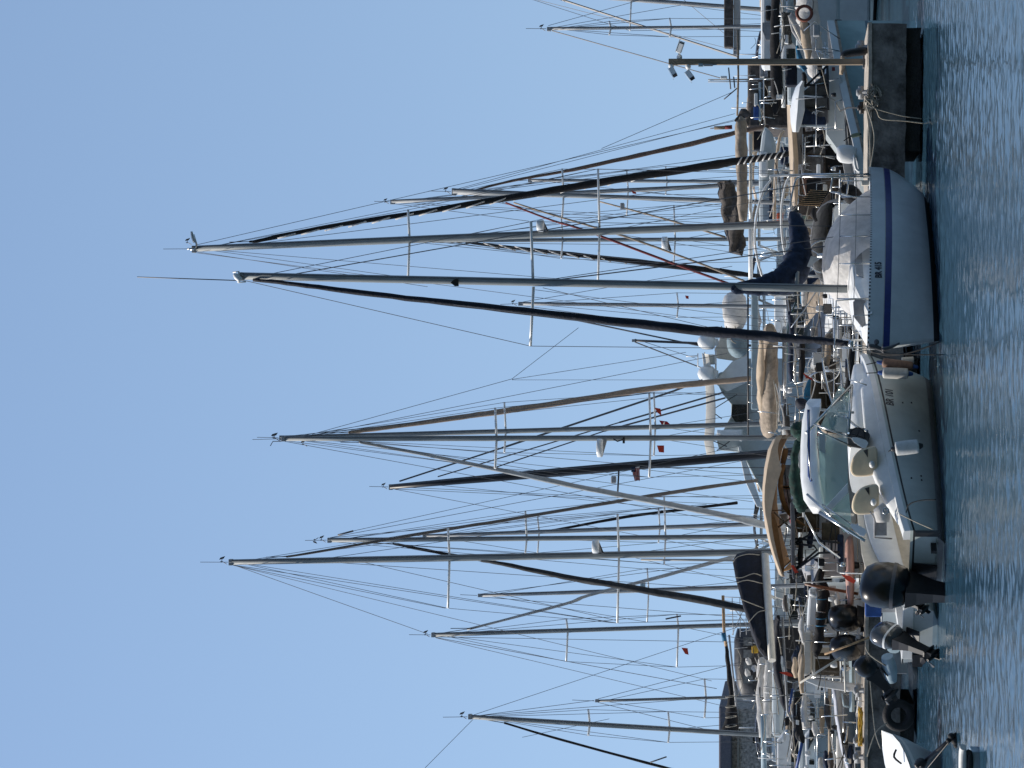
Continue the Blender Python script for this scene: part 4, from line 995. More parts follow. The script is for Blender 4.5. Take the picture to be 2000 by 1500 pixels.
# beige stowed sail on the boom
m = MB(); m.ln([(1532, 640), (1532, 858)], 9, 55.5, 57.8, n=10); bo = m.build('boom', ALUL, E2)
m = MB(); m.pl([(1504, 642, 12), (1503, 655, 23), (1502, 700, 25), (1502, 740, 25), (1503, 780, 26), (1503, 815, 26), (1500, 836, 20), (1498, 846, 8)], 55.2, 57.5, 16, flat=.7, wob=.12, sub=5); sc2 = m.build('sail_cover', TAN, bo, rough=.04, rs=3)
m = MB(); m.pl([(1486, 655, 5), (1486, 720, 7), (1487, 780, 7), (1490, 826, 5)], 54.9, 57.1, 8, wob=.3); m.build('stowed_sail', BEIGEC, sc2, rough=.05, rs=5)
E1, FE1, mE1 = sail('sailboat with a twin-looking grey mast and a beige furled headsail slanting to the right', 74, (548, 855), (1453, 829), (9, 10), 11, 3.2, 25, ALU, spr=[(985, 786, 884), (1277, 766, 890)],
    jib=([(683, 845, 2), (695, 843, 4), (800, 829, 4.5), (900, 815, 5.2), (990, 802, 6), (1100, 786, 6), (1250, 762, 6), (1350, 750, 6.5), (1440, 742, 5.5), (1500, 736, 4)], mat('beige_headsail', (.36, .27, .20), .8, var=.12), 3),
    stays=[(610, 848, 1000, 740, 1.3), (1000, 740, 1130, 640, 1.2), (1000, 741, 1340, 688, 1.2), (620, 848, 1420, 690, 1.3), (1370, 742, 1000, 742, 1.0), (560, 852, 1380, 765, 1.2)], seed=12, hoodm=NAVY)
F_, FF, mF = sail('sailboat with the thick black mast', 84, (762, 951), (1440, 892), (10, 18), 12, 3.5, 12, BLACKM, spr=[(1206, 914, 972)],
    stays=[(780, 940, 980, 875, 3.2, .6), (980, 875, 1315, 764, 4.0, .6), (1315, 764, 1372, 742, 4, .3), (855, 931, 1210, 825, 2.4, .3), (1210, 825, 1414, 766, 3.4, .3), (970, 912, 1180, 842, 2.4, .3), (1180, 842, 1417, 777, 3.4, .3), (768, 955, 1440, 1082, 1.2), (768, 955, 1420, 985, 1.2), (850, 947, 1480, 1010, 1.2)], seed=13, hoodm=GREYC, gear=False)
m = MB(); m.pr(1193, 930, 1203, 944, 83.6, .25); m.build('radar_reflector', GREYP, mF, bev=.04)
flag('orange-red pennant flying highest right of the paired grey masts', [(1278, 796), (1290, 798), (1292, 812), (1284, 806)], 60, RED)
fl2 = flag('dark red flag with a white disc on the paired grey masts', [(1287, 821), (1303, 823), (1309, 829), (1292, 829)], 61, mat('crimson_cloth', (.30, .01, .02), .8))
m = MB(); m.pl([(1296, 826, 2.6), (1298, 826.5, 2.6)], 60.9, n=8); m.build('white_disc', WHITEC, fl2)
flag('square red flag left of the paired grey masts', [(1283, 870), (1297, 870), (1297, 884), (1287, 883)], 57, RED)
fl = flag('small red and white striped flag below the black mast', [(1234, 913), (1249, 911), (1250, 940), (1246, 938), (1241, 940), (1237, 930)], 82, WHITEC)
m = MB()
for i in range(5): m.pp([(1234.5 + i * 3.2, 914), (1236 + i * 3.2, 914), (1237.5 + i * 3.0, 938 - (i == 0) * 10), (1236 + i * 3.0, 938 - (i == 0) * 10)], 81.97, .02)
m.build('stripe', mat('crimson_cloth', (.30, .01, .02)), fl)
m = MB(); m.pr(1233, 912, 1241, 922, 81.96, .02); m.build('blue_canton', NAVY, fl)

# left group
G_, FG, mG = sail('sailboat with a slim grey mast and twin wind vanes beside the tallest left-hand mast', 74, (642, 1055), (1490, 1048), (9, 10), 10.5, 3.0, -5, ALU, spr=[(1026, 998, 1080), (1297, 969, 1102)],
    jib=([(768, 1062, 2), (790, 1066, 3), (850, 1078, 3.2), (980, 1101, 3.4)], BLACKC, 1.5), stays=[(645, 1050, 1450, 900, 1.3, 3), (690, 1037, 1440, 872, 1.2, 2), (648, 1058, 1470, 1130, 1.2), (648, 1050, 1380, 985)], seed=14, hoodm=NAVY, bim=NAVY)
vane(mG, 622, 1050, 74, .8, -1)
m = MB(); m.ln([(660, 1045), (690, 1037)], 4, 73.8); m.build('halyard_swivel', DGREY, mG)
G2, FG2, mG2 = sail('sailboat with a pale mast half hidden behind the slim grey one', 90, (828, 1047), (1490, 1023), (7, 9), 10, 3.0, 10, ALUL, spr=[(1050, 1010, 1080), (1286, 992, 1060)],
    jib=([(1050, 1040, 2), (1100, 1032, 2.5), (1220, 1010, 3), (1350, 993, 3), (1440, 982, 3)], BLACKC, 2), seed=15, gear=False, va=0)
H_, FH, mH = sail('sailboat with a very tall mast and a navy cover on its cream boom', 59, (449, 1098), (1500, 1078), (11, 14), 11, 3.3, 20, ALU, hullm=WHITE, stripe=BLUEP,
    spr=[(875, 1031, 1188), (1206, 1004, 1217)], jib=([(560, 1087, 2), (600, 1081, 2.4), (855, 1037, 3), (980, 1017, 3.2), (1200, 980, 3.6), (1350, 956, 3.6), (1480, 938, 3)], mat('grey_brown_headsail', (.16, .14, .125), .8, var=.15), 3.5),
    stays=[(455, 1104, 870, 1188), (458, 1104, 835, 1238, 1.3), (452, 1103, 1204, 1217), (455, 1104, 1390, 1330, 1.2, -2), (600, 1095, 1420, 1150), (620, 1093, 1200, 1009), (700, 1096, 1204, 1212)], hoodm=NAVY, seed=16)
m = MB(); m.pl([(940, 1096, 2), (980, 1101, 4), (1100, 1126, 5.5), (1200, 1143, 6.5), (1345, 1168, 7), (1458, 1190, 6.5), (1480, 1195, 3)], 58.6, 57, 9, wob=.35, sub=5); m.build('furled_staysail', mat('charcoal_canvas', (.04, .042, .045), .85, var=.3), H_)
radar(mH, 1157, 1054, 1179, 1081, 58.8, 1)
m = MB(); m.ln([(1252, 1093), (1500, 1095)], 5, 58.6); m.build('spinnaker_pole', ALUL, H_)
m = MB(); m.pp([(1488, 1086), (1500, 1086), (1514, 1283), (1506, 1286), (1500, 1200)], 57.4, .25); m.ln([(1494, 1084), (1508, 1290)], 15, 57.2, 55.2, n=12); bo = m.build('boom', CREAM, H_)
m = MB(); out = [(1462, 1074), (1440, 1082), (1430, 1094), (1436, 1130), (1444, 1160), (1452, 1190), (1462, 1215), (1470, 1240), (1482, 1270), (1494, 1286), (1506, 1285), (1504, 1266), (1498, 1230), (1494, 1180), (1490, 1120), (1487, 1076)]
def inset(p, k, c=None):
    cx = sum(a for a, b in p) / len(p); cy = sum(b for a, b in p) / len(p); return [(cx + (a - cx) * k, cy + (b - cy) * k) for a, b in p]
def rounded(mm_, out_, D0, T, k=.86, mat_i=0, slope=0):
    rings = []
    for kk, dd in ((k * .55, 0), (k, T * .06), (.97, T * .25), (1, T * .5), (.97, T * .75), (k, T)):
        rings.append([P(x, y, D0 + dd + slope * (y - out_[0][1])) for x, y in inset(out_, kk)])
    n = len(out_)
    mm_.grid([r + r[:1] for r in rings], mat_i, True); mm_.add(rings[0], [tuple(range(n))], mat_i, True); mm_.add(rings[-1], [tuple(range(n))], mat_i, True)
    return mm_
rounded(m, out, 57.2, .5, .95, slope=-.009); cvH = m.build('sail_cover', NAVYD, bo, rough=.06, rs=4)
m = MB()
for q in (([(1432, 1098), (1440, 1088), (1462, 1082), (1484, 1084)]), ([(1436, 1128), (1450, 1128), (1472, 1120), (1488, 1125)]), ([(1440, 1138), (1460, 1133), (1490, 1140)]), ([(1446, 1170), (1466, 1178), (1492, 1188)]), ([(1462, 1216), (1480, 1196), (1496, 1192)])):
    m.pl([(x, y, .9) for x, y in q], 56.9 - .009 * (q[0][1] - 1074), n=5)
m.build('lacing', ROPE, cvH)
J_, FJ, mJ = sail('sailboat with a plain grey mast and a thin silver headsail crossing to the right', 74, (845, 1240), (1490, 1219), (8.4, 9), 9.5, 2.9, 18, ALU, spr=[(1106, 1209, 1292), (1322, 1200, 1303)],
    jib=([(920, 1227, 2), (930, 1225, 2.5), (1102, 1180, 3), (1150, 1163, 3.2), (1280, 1129, 3.6), (1397, 1097, 4), (1450, 1084, 3)], MATS['silver_headsail'], 3),
    stays=[(850, 1245, 1400, 1345, 1.5, -2), (852, 1246, 1460, 1390, 1.2, -2), (852, 1238, 930, 1226, 1.6), (1300, 1209, 1330, 1203, 3), (850, 1244, 1490, 1255)], seed=17, hoodm=BLACKC)
flag('small red pennant far left below the lower spreader of the plain grey mast', [(1331, 1265), (1343, 1266), (1345, 1279), (1338, 1277)], 74, RED)
I_, FI, mI = sail('distant sailboat with a short pale mast behind the navy covered boom', 92, (936, 1163), (1450, 1147), (6, 9), 10, 3, 0, ALUL, spr=[(1264, 1110, 1215)], stays=[(940, 1166, 1440, 1205), (940, 1160, 1400, 1100)], seed=18, gear=False, va=0)
m = MB(); m.pr(1250, 1134, 1260, 1148, 91.7, .25); m.build('radar_reflector', LBLUE, mI, bev=.04)
K_, FK, mK = sail('small sailboat with a thin bare mast left of the plain grey one', 72, (1165, 1369), (1530, 1359), (5, 6), 7.5, 2.5, 25, ALU, spr=[(1376, 1326, 1402)], stays=[(1168, 1365, 1460, 1290), (1168, 1372, 1480, 1450)], seed=19, va=0, hoodm=None, zdeck=1.1)
L_, FL, mL = sail('sailboat with a leaning grey mast in front of the stone house', 66, (917, 1400), (1470, 1434), (9, 10), 9.5, 2.9, -25, ALU, spr=[(1149, 1386, 1436), (1305, 1390, 1450)],
    jib=([(985, 1412, 2), (1100, 1446, 2.4), (1294, 1498, 3), (1400, 1526, 3)], BLACKC, 2), stays=[(920, 1398, 1440, 1225, 1.2), (925, 1399, 1160, 1368), (930, 1398, 1420, 1360), (925, 1404, 830, 1500, 1.2), (1020, 1440, 1190, 1404, 1.1)], seed=20, hoodm=GREYC)
m = MB(); m.ln([(1270, 1489), (1302, 1478)], 3, 66); m.build('loose_block', WIRE, L_)
N_, FN, mN = sail('sailboat with a short bare mast near the upper right edge, beside the camera post', 78, (1071, 56), (1470, 52), (7, 6), 9, 2.8, -15, ALUL, spr=[(1190, 42, 68), (1308, 36, 72)], stays=[(1078, 60, 1409, 153, 2.0, -2), (1071, 50, 1250, 0, 1.2), (1080, 54, 1330, 10, 1.2)], seed=21, va=1, hoodm=NAVY)
O_, FO, mO = sail('sailboat cut off by the right edge with a brown flat boom cover and black forestay', 92, (960, -22), (1480, 18), (8, 9), 11, 3.2, -30, ALUL, spr=[(1230, -60, 60)], stays=[(1040, -20, 1099, 0, 3.5), (1099, 0, 1443, 112, 4, -3), (1050, 0, 1443, 100, 1.2, -3), (1330, -5, 1420, 70, 1.2)], seed=22, va=0, hoodm=GREYC)
m = MB(); m.pr(1414, -120, 1432, 92, 90, .5); fb = MB(); fb.pr(1433, -120, 1446, 96, 90.1, .3); bo = fb.build('boom', ALUL, O_, bev=.02); m.build('sail_cover', DBROWN, bo, bev=.04)
m = MB(); m.pr(1432, 92, 1444, 107, 90.1, .2); m.build('boom_fitting', GREYP, bo, bev=.02)
P_, FP_, mP = sail('small distant sailboat whose short pale mast stands left of the navy headsail', 90, (1015, 593), (1440, 598), (7, 8), 8, 2.6, 8, ALUL, spr=[(1322, 572, 620)], stays=[(1020, 590, 1430, 520), (1020, 597, 1420, 650)], seed=23, va=1, gear=False)
Q_, FQ, mQ = sail('distant sailboat with a very short dark mast rising between the two white domes', 112, (1237, 665), (1375, 671), (5, 5), 7, 2.4, 5, BLACKM, stays=[(1240, 668, 1400, 730, 2.4), (1100, 620, 1365, 675, 3), (1240, 662, 1360, 700)], seed=24, va=0, gear=False, hoodm=None, ant=False)
flag('tiny brown-red pennant between the two masts left of the striped hull', [(1338, 577), (1345, 578), (1345, 584), (1340, 583)], 88, RED)
flag('tiny orange pennant beside the reddish-brown headsail', [(1233, 372), (1242, 375), (1243, 379), (1236, 378)], 71, RED)
# ---------------------------------------------------------------- covers and loose gear of the boats right behind the pier
def cloth_tube(pts, D0, D1, name, mm, parent, flat=.7, wob=.2, rough=.04):
    m = MB(); m.pl(pts, D0, D1, 12, flat=flat, wob=wob, sub=5); return m.build(name, mm, parent, rough=rough, rs=3)
# tan boom cover (row behind the wheelhouse boat), belongs to the brown headsail boat
m = MB(); m.ln([(1466, 262), (1466, 445)], 7, 66, n=10); bo = m.build('boom', WHITEM, Bb)
cloth_tube([(1446, 233, 4), (1447, 240, 14), (1448, 290, 16), (1449, 350, 15), (1450, 400, 15), (1451, 432, 11)], 65.6, 65.8, 'sail_cover', TAN, bo, wob=.12)
# dark brown bag
m = MB(); rows = []
for t in range(14):
    y = 354 + 138 * t / 13; x0 = 1400 + 26 * (t / 13) ** 1.2 + 2 * math.sin(t * 1.9); x1 = 1428 + 27 * min(1, t / 5) + 2 * math.sin(t * 2.3)
    rows.append([P(x0 + (x1 - x0) * q, y + 6 * (.5 - q), 70 - .28 * math.sin(q * 3.1) ** .7 + .1 * math.sin(q * 9 + t * .8)) for q in [j / 10 for j in range(11)]])
m.grid(rows, 0, True); m.build('sail_cover', DBROWN, Dd, solid=.25, rough=.06, rs=3)
m = MB(); m.ln([(1466, 428), (1466, 562)], 9, 63, n=10); m.build('boom', WHITEM, Dd)
m = MB(); m.pl([(1438, 234, 5), (1450, 222, 7), (1462, 228, 8), (1452, 240, 6)], 68, n=8); m.build('brown_canvas_bundle', DBROWN, A, rough=.15, rs=4)
# long wooden pole lying across, with fittings
m = MB(); m.ln([(1441, 58), (1442, 150), (1440, 226)], 4, 60, n=8)
tag(m.build('wooden_pole', WOODG), 'thin brown wooden pole slung level behind the camera post', 'pole')
m = MB(); m.ln([(1395, 250), (1418, 249)], 7, 66, n=8); m.ln([(1387, 251), (1395, 250)], 2, 66); m.build('outboard_bracket', WOODG, Bb); 
m = MB(); m.ln([(1416, 249), (1430, 248)], 8, 66, n=8); m.build('brown_sleeve', WINE, Bb)
# tan hoops and windscreens
def antenna(x0, y0, x1, y1, D, label, name='radio_antenna', w=1.6):
    m = MB(); m.ln([(x0, y0), (x1, y1)], w, D, n=6); tag(m.build(name, GREYP), label, 'antenna')
# mast-like antenna cluster right of the wheelhouse
ac = thing('antenna_pole', 'grey aluminium pole with crossed aerials beside the camera post', 'antenna', base(68, 157))
m = MB(); m.ln([(1383, 156), (1480, 155)], 3, 68, n=8); m.ln([(1383, 160), (1480, 159)], 2, 68, n=8); m.build('pole', ALUL, ac)
m = MB(); m.ln([(1423, 132), (1427, 174)], 3, 68, n=6); m.ln([(1433, 150), (1435, 172)], 3, 68, n=6); m.build('aerial', WIRE, ac)
m = MB(); m.ln([(1414, 194), (1440, 172)], 2.5, 68); m.build('whip', WIRE, ac)
m = MB(); m.pr(1407, 148, 1420, 154, 67.9, .1); m.build('light', WHITE, ac, bev=.02)

# white canvas wrapped over a deck and grey-blue one beside it
def sheet(outl, D, T, mm, label, name, slope=0, rough=.1, cat='cover'):
    m = MB(); rounded(m, outl, D, T, .8, slope=slope); o = m.build(name, mm, None, sub=1, rough=rough, rs=2); tag(o, label, cat); return o

# ---------------------------------------------------------------- big motor yacht with two domes
MY = thing('motor_yacht', 'big white motor yacht with a curved radar arch and two white domes', 'motor yacht', base(104, 770))
m = MB(); m.pp([(1405, 880), (1400, 862), (1412, 842), (1428, 812), (1428, 790), (1410, 768), (1398, 742), (1404, 728), (1425, 722), (1460, 700), (1640, 700), (1640, 985), (1500, 985), (1448, 884)], 104, 6); m.build('superstructure', mat('shaded_white_gelcoat', (.50, .56, .58), .35, var=.06), MY, bev=.05)  # blue-grey puts the shade on the white superstructure into the colour
m = MB(); m.pp([(1430, 790), (1428, 812), (1436, 824), (1462, 830), (1462, 790)], 103.7, .2); m.build('cabin_window', GLASSD, MY)
m = MB(); m.pp([(1441, 873), (1446, 870), (1490, 992), (1478, 990), (1455, 940)], 103.5, .5); m.build('sunlit_bow_edge', WHITE, MY, bev=.03)  # white strip standing for the sunlit edge of the bow
m = MB(); rows = []
for i in range(15):
    t = i / 14; y = 690 + t * 200; x = 1371 + 8 * math.sin(t * 3.1) + (0 if t < .85 else (t - .85) * 60); th = 13 + 6 * math.sin(t * 2.4)
    rows.append([P(x, y, 102), P(x + th, y + 2, 101.8), P(x + th * .9, y + 2, 104), P(x, y, 104.2), P(x, y, 102)])
m.grid(rows, 0, True); m.add(rows[0], [(0, 1, 2, 3)]); m.add(rows[-1], [(0, 1, 2, 3)]); m.build('radar_arch', CREAM, MY, bev=.02)
m = MB(); m.pp([(1386, 742), (1398, 742), (1430, 706), (1462, 694), (1462, 745), (1420, 765)], 102.5, .6); m.build('arch_leg', WHITE, MY, bev=.04)
m = MB(); m.pp([(1395, 683), (1408, 656), (1418, 655), (1462, 690), (1462, 712), (1428, 704), (1400, 700)], 103, .6); m.build('arch_leg', CREAM, MY, bev=.04)
for y, lab in ((668, 0), (730, 0)):
    m = MB(); c = P(1384, y, 102); m.tube([P(1396, y, 102), P(1392, y, 102), P(1380, y, 102), P(1371, y, 102), P(1365, y, 102), P(1362, y, 102)], [.22, .33, .345, .32, .2, .02], 18); d_ = m.build('satellite_dome', WHITE, MY)
    m = MB(); m.tube([P(1403, y, 102), P(1393, y, 102)], [.14, .2], 12); m.build('dome_foot', WHITE, d_)
m = MB(); m.ln([(1363, 690), (1363, 716), (1378, 722)], 2.6, 102); m.ln([(1376, 688), (1376, 728)], 2.6, 102); m.ln([(1340, 696), (1364, 695)], 2.6, 102); m.ln([(1398, 684), (1398, 742)], 4, 102); m.build('mast_frame', WHITEM, MY)
m = MB(); m.pr(1380, 692, 1398, 712, 102.2, .5); m.build('radar_box', WHITE, MY, bev=.1)
m = MB()
for q in ((1392, 800, 1440, 770), (1392, 805, 1410, 818), (1390, 860, 1420, 872), (1400, 880, 1425, 862)): m.ln([(q[0], q[1]), (q[2], q[3])], 2, 103)
m.build('arch_stay', WIRE, MY)
cloth_tube([(1400, 846, 6), (1418, 848, 9), (1450, 850, 12)], 101, 101, 'white_horn', WHITE, MY)
sheet([(1408, 602), (1416, 575), (1436, 566), (1462, 566), (1462, 640), (1440, 645), (1412, 640), (1414, 620)], 92, 2, WHITEC, 'crumpled white cover over a flybridge left of the navy mast cover', 'boat_cover', rough=.28)
sheet([(1422, 642), (1440, 650), (1462, 648), (1464, 685), (1452, 700), (1436, 702), (1422, 690), (1417, 665)], 91, 2, BLUEG, 'blue-grey cover bundle right behind the navy headsail', 'boat_cover')
# long black-edged pole and pale blue boom in front of it
pb = thing('gangway', 'long pale blue gangway with a black upper rail carried level behind the navy headsail', 'gangway', base(60, 700))
m = MB(); m.ln([(1461, 562), (1461, 852)], 3.5, 59.8, n=8); m.build('rail', BLACKP, pb)
m = MB(); m.pr(1467, 566, 1481, 800, 60, .3); m.build('plank', LBLUE, pb, bev=.03)
m = MB()
for y in range(580, 850, 34): m.ln([(1461, y), (1470, y + 4)], 2, 59.9)
m.build('rail_post', STEEL, pb)

# ---------------------------------------------------------------- right-hand boats
# wheelhouse boat with pale green hull
TW = math.radians(40); st = P(1690, 318, 52.6); dW = V((math.sin(TW), math.cos(TW), 0)); rW = V((math.cos(TW), -math.sin(TW), 0))
O8 = V((st.x, st.y, 0)) - rW * .6 ; F8 = frame(O8, TW); L8 = 6.0
B8 = thing('wheelhouse_boat', 'fishing motorboat with pale green hull, white wheelhouse and navy window cover', 'motorboat', O8)
hl = [(1632, 40, 57.2), (1636, 60, 56.8), (1643, 100, 56.0), (1652, 145, 55.2), (1661, 185, 54.5), (1669, 220, 53.9), (1680, 265, 53.2), (1690, 310, 52.6), (1697, 345, 52.3)]
rows = []; rd = []
for i, (x, y, D_) in enumerate(hl):
    w_ = 2.2 * min(1, .02 + (i / 4.5) ** .7); p = P(x, y, D_); inn = V((-.55, .83, 0)) * w_; up_ = V((0, 0, 17 * S(D_)))
    q = p + inn * .06
    lo = q + inn * .12; lo.z = .05
    rows.append([p + inn + up_, p + inn * .97 + up_, p + inn * .97, p + inn * .05, p + inn * .05 + up_, p + up_, p + V((0, 0, .03)), p + V((-.01, -.03, .03)), p + V((-.01, -.03, -.035)), p + V((0, 0, -.035)),
                 (p + lo * .45 - p * .45), (p + lo * .5 - p * .5), lo, lo + V((0, 0, -.35)), p + inn - V((0, 0, p.z + .3)), p + inn + up_])
m = MB()
for j, mi_ in enumerate([0, 0, 0, 0, 0, 1, 2, 2, 2, 3, 4, 3, 3, 3, 1]):
    m.grid([[r[j], r[j + 1]] for r in rows], mi_, j in (9, 11))
m.add([rows[-1][k] for k in (0, 5, 9, 12, 14)], [(0, 1, 2, 3, 4)], 1)
h8 = m.build('hull', [GREYP, HULLW, TAN, PALEG, BLUEG], B8)
DWh = 54.6
m = MB(); m.pp([(1612, 128), (1628, 126), (1646, 250), (1650, 128)], 55.9, .5); m.pp([(1612, 128), (1614, 262), (1634, 290), (1652, 290), (1648, 200), (1640, 128)], 54.9, 1.2); m.build('lower_cabin', HULLW, B8, bev=.03)
m = MB(); m.pp([(1560, 186), (1572, 176), (1616, 140), (1618, 240), (1612, 243), (1574, 250)], DWh + .25, .9); wf = m.build('wheelhouse', mat('shaded_grey_window', (.16, .16, .17), .12, var=.3, scale=3, coat=.4), B8, bev=.02)
for a, b in (((1572, 170), (1616, 128)), ((1572, 166), (1617, 166)), ((1572, 188), (1614, 188)), ((1616, 128), (1618, 215)), ((1575, 210), (1615, 214))):
    m = MB(); m.ln([a, b], 5, DWh + .15, n=6); m.build('window_frame', BLACKP, wf)
m = MB(); rows = []
for y, x0, x1 in ((158, 1567, 1571), (170, 1556, 1570), (190, 1549, 1571), (215, 1545, 1572), (240, 1546, 1566), (258, 1550, 1560)):
    rows.append([P(x1, y, DWh - .25), P((x0 + x1) / 2 - 1, y, DWh - .3), P(x0, y, DWh + .2), P(x0 - 2, y, DWh + 1.2), P(x1, y, DWh + 1.4), P(x1, y, DWh - .25)])
m.grid(rows, 0, True); m.add(rows[0], [(0, 1, 2, 3, 4)]); m.add(rows[-1], [(0, 1, 2, 3, 4)]); m.build('hard_top', WHITE, B8, bev=.01)
m = MB(); m.pp([(1572, 204), (1577, 214), (1600, 228), (1612, 228), (1614, 238), (1613, 244), (1560, 242)], DWh - .12, .05); cvw = m.build('window_cover', NAVY, B8, bev=.01)
m = MB(); m.pl([(1586, 222, .9), (1590, 218, 1.3), (1592, 221, 1.3), (1594, 224, 1.3), (1597, 219, .9)], DWh - .16, n=6); m.build('emblem', WHITEC, cvw)
m = MB(); m.pr(1563, 244, 1613, 247, DWh - .1, .1); m.build('cabin_post', HULLW, B8)
m = MB(); m.pr(1625, 131, 1631, 138, DWh - .05, .05); m.build('red_plate', WINE, B8)
m = MB(); m.pl([(1634, 300, 10), (1642, 300, 17), (1660, 302, 18), (1672, 304, 14)], 52.6, n=12, flat=.7); m.build('white_hatch_box', WHITE, B8)
m = MB(); m.pl([(1668, 302, 2), (1672, 330, 3), (1686, 336, 2)], 52.4, n=8); m.build('handrail', WHITEM, B8)
m = MB(); m.ln([(1603, 128), (1608, 146), (1618, 190), (1630, 196), (1641, 216)], 2.4, DWh - .4, n=6); m.build('deck_line', ROPE, B8)
m = MB()
for pts in ([(1594, 76), (1593, 98), (1640, 106)], [(1593, 98), (1640, 118)], [(1606, 92), (1640, 100)], [(1594, 98), (1606, 124)], [(1612, 82), (1612, 112)], [(1570, 60), (1590, 42), (1640, 76)]): m.ln(pts, 2.2, 56, n=6)
m.build('bow_rail', STEEL, B8)
rope([(1641, 217), (1652, 212), (1660, 210), (1678, 211)], 3, 52.6, 48.2, 'dark mooring line from the pale green boat to the black bollard', ROPED)
fender('olive fender hung on the pale green hull left of the wheelhouse', [(1662, 266), (1680, 262)], 4, 52.2, mat('olive_fender', (.22, .25, .16), .7), BLACKP, (1648, 275))
m = MB()
# canopy boat with long beige roof edge
B9 = thing('canopy_boat', 'cabin boat with a long beige edged roof beside the ribbed solar panel', 'motorboat', base(58, 300))
m = MB(); rows = []
for y, x, w_ in ((205, 1541, 6), (240, 1542, 12), (300, 1545, 14), (340, 1547, 13), (370, 1548, 11), (402, 1552, 5)):
    rows.append([P(x + w_, y, 57), P(x + w_ * .3, y, 56.9), P(x - 1, y, 57.2), P(x - 4, y, 60), P(x + w_, y, 60), P(x + w_, y, 57)])
m.grid(rows, 0, True); m.add(rows[0], [(0, 1, 2, 3, 4)]); m.add(rows[-1], [(0, 1, 2, 3, 4)]); m.build('roof', BEIGEC, B9, bev=.02)
m = MB(); m.pr(1556, 222, 1568, 330, 57.3, .25); m.build('roof_beam', GREYC, B9, bev=.02)
m = MB(); m.pr(1568, 262, 1612, 300, 57.6, .03); m.pr(1566, 306, 1608, 338, 57.4, .03); v_ = m.build('vinyl_window', VINYL, B9)
m = MB(); m.ln([(1570, 297), (1615, 262)], 11, 57.2, n=4); m.build('folded_sheet', BLACKC, B9)
m = MB(); m.ln([(1566, 304), (1640, 306)], 3, 57.1); m.ln([(1568, 262), (1568, 345)], 3, 57.1); m.ln([(1590, 262), (1590, 300)], 2, 57.1); m.build('canopy_frame', STEEL, B9)
m = MB(); m.pr(1612, 245, 1690, 340, 57.8, .8); m.build('cockpit_shade_block', DARKIN, B9, bev=.02)  # solid dark block standing for the shade inside the cockpit
m = MB(); m.pr(1560, 205, 1700, 420, 59.9, .2); m.build('aft_bulkhead', DBROWN, B9)
m = MB(); m.pl([(1571, 345, 6), (1576, 372, 10), (1590, 390, 10), (1600, 396, 6)], 57.5, n=10); m.build('beige_seat', PINK, B9, rough=.05)
m = MB(); m.pr(1640, 225, 1700, 410, 58.6, 2.5); m.build('hull', WHITE, B9, bev=.08)
m = MB(); m.pr(1575, 350, 1606, 396, 57.2, .15); m.build('black_sheet', BLACKC, B9, bev=.02)
# cruiser bow behind it
B10 = thing('cabin_cruiser', 'white cabin cruiser with a tapering pale blue bow behind the long beige roof', 'motorboat', base(74, 350))
m = MB(); m.pp([(1494, 244), (1488, 262), (1484, 296), (1482, 350), (1483, 438), (1516, 438), (1516, 350), (1518, 300), (1510, 262)], 74, 3); m.build('hull', HULLW, B10, bev=.12)
m = MB(); m.pr(1483, 296, 1500, 345, 73.8, .4); m.build('cabin', WHITE, B10, bev=.08)
m = MB(); m.pr(1502, 352, 1509, 440, 73.7, .3); m.build('blue_side_band', NAVY, B10, bev=.02)
m = MB(); m.pl([(1512, 436, 3), (1513, 380, 3), (1516, 320, 3), (1523, 268, 3), (1532, 256, 2)], 71, n=8); m.build('cream_hoop', BEIGEC, B10)
m = MB(); m.pr(1524, 286, 1540, 320, 73, .4); m.build('blue_cover', NAVY, B10, bev=.05)
m = MB(); m.pr(1517, 415, 1530, 432, 72, .3); m.build('orange_cushion', ORANGE, B10, bev=.05)
m = MB(); m.pr(1462, 248, 1472, 300, 76, .5); m.build('windscreen_top', BEIGEC, B10, bev=.05); m = MB(); m.pr(1470, 256, 1492, 292, 76.2, .6); m.build('windscreen', NAVYD, B10, bev=.05)
# dark blue hull boat at the right edge
O11 = P(1697, 132, 81); O11.z = 0; TB = math.radians(-96); dB_ = V((math.sin(TB), math.cos(TB), 0)); O11 = O11 - dB_ * 10.5
F11 = frame(O11, TB); B11 = thing('dark_blue_boat', 'large boat with a dark blue-green hull beyond the open end of the pier', 'sailboat', O11)
zz = 2.7 - (1646 - 1550) * 81 / 4500
h11, fn11, pt11 = add_hull(B11, F11, 10.5, 2.9, zz, zz + .12, [('s', 0, 0), ('s', .09, 1), ('s', .4, 1), ('a', .06, 2), ('a', -.3, 2)], [CREAM, BLUEH, BOOT], tr=.7, up=.1, rake=.9, dip=.04, deckmat=CREAM)
m = MB(); m.pr(1606, -60, 1648, 100, 80.2, 2.2); m.build('dark_interior_block', BLACKC, B11, bev=.1)  # solid black block standing for the shade of the boat's interior
m = MB(); rounded(m, [(1588, -20), (1584, 8), (1590, 22), (1600, 32), (1624, 20), (1640, -10), (1630, -40)], 79.4, .8, .8); m.build('green_tarp', GREENC, B11, sub=1, rough=.08)
m = MB(); m.ell(P(1630, 10, 79.2), (.22, .17, .15), 14, 8); m.build('grey_fender_ball', GREYC, B11)
m = MB(); m.pp([(1640, 30), (1636, 44), (1644, 46), (1648, 30)], 79.4, .2); m.build('windlass', STEEL, B11, bev=.03)
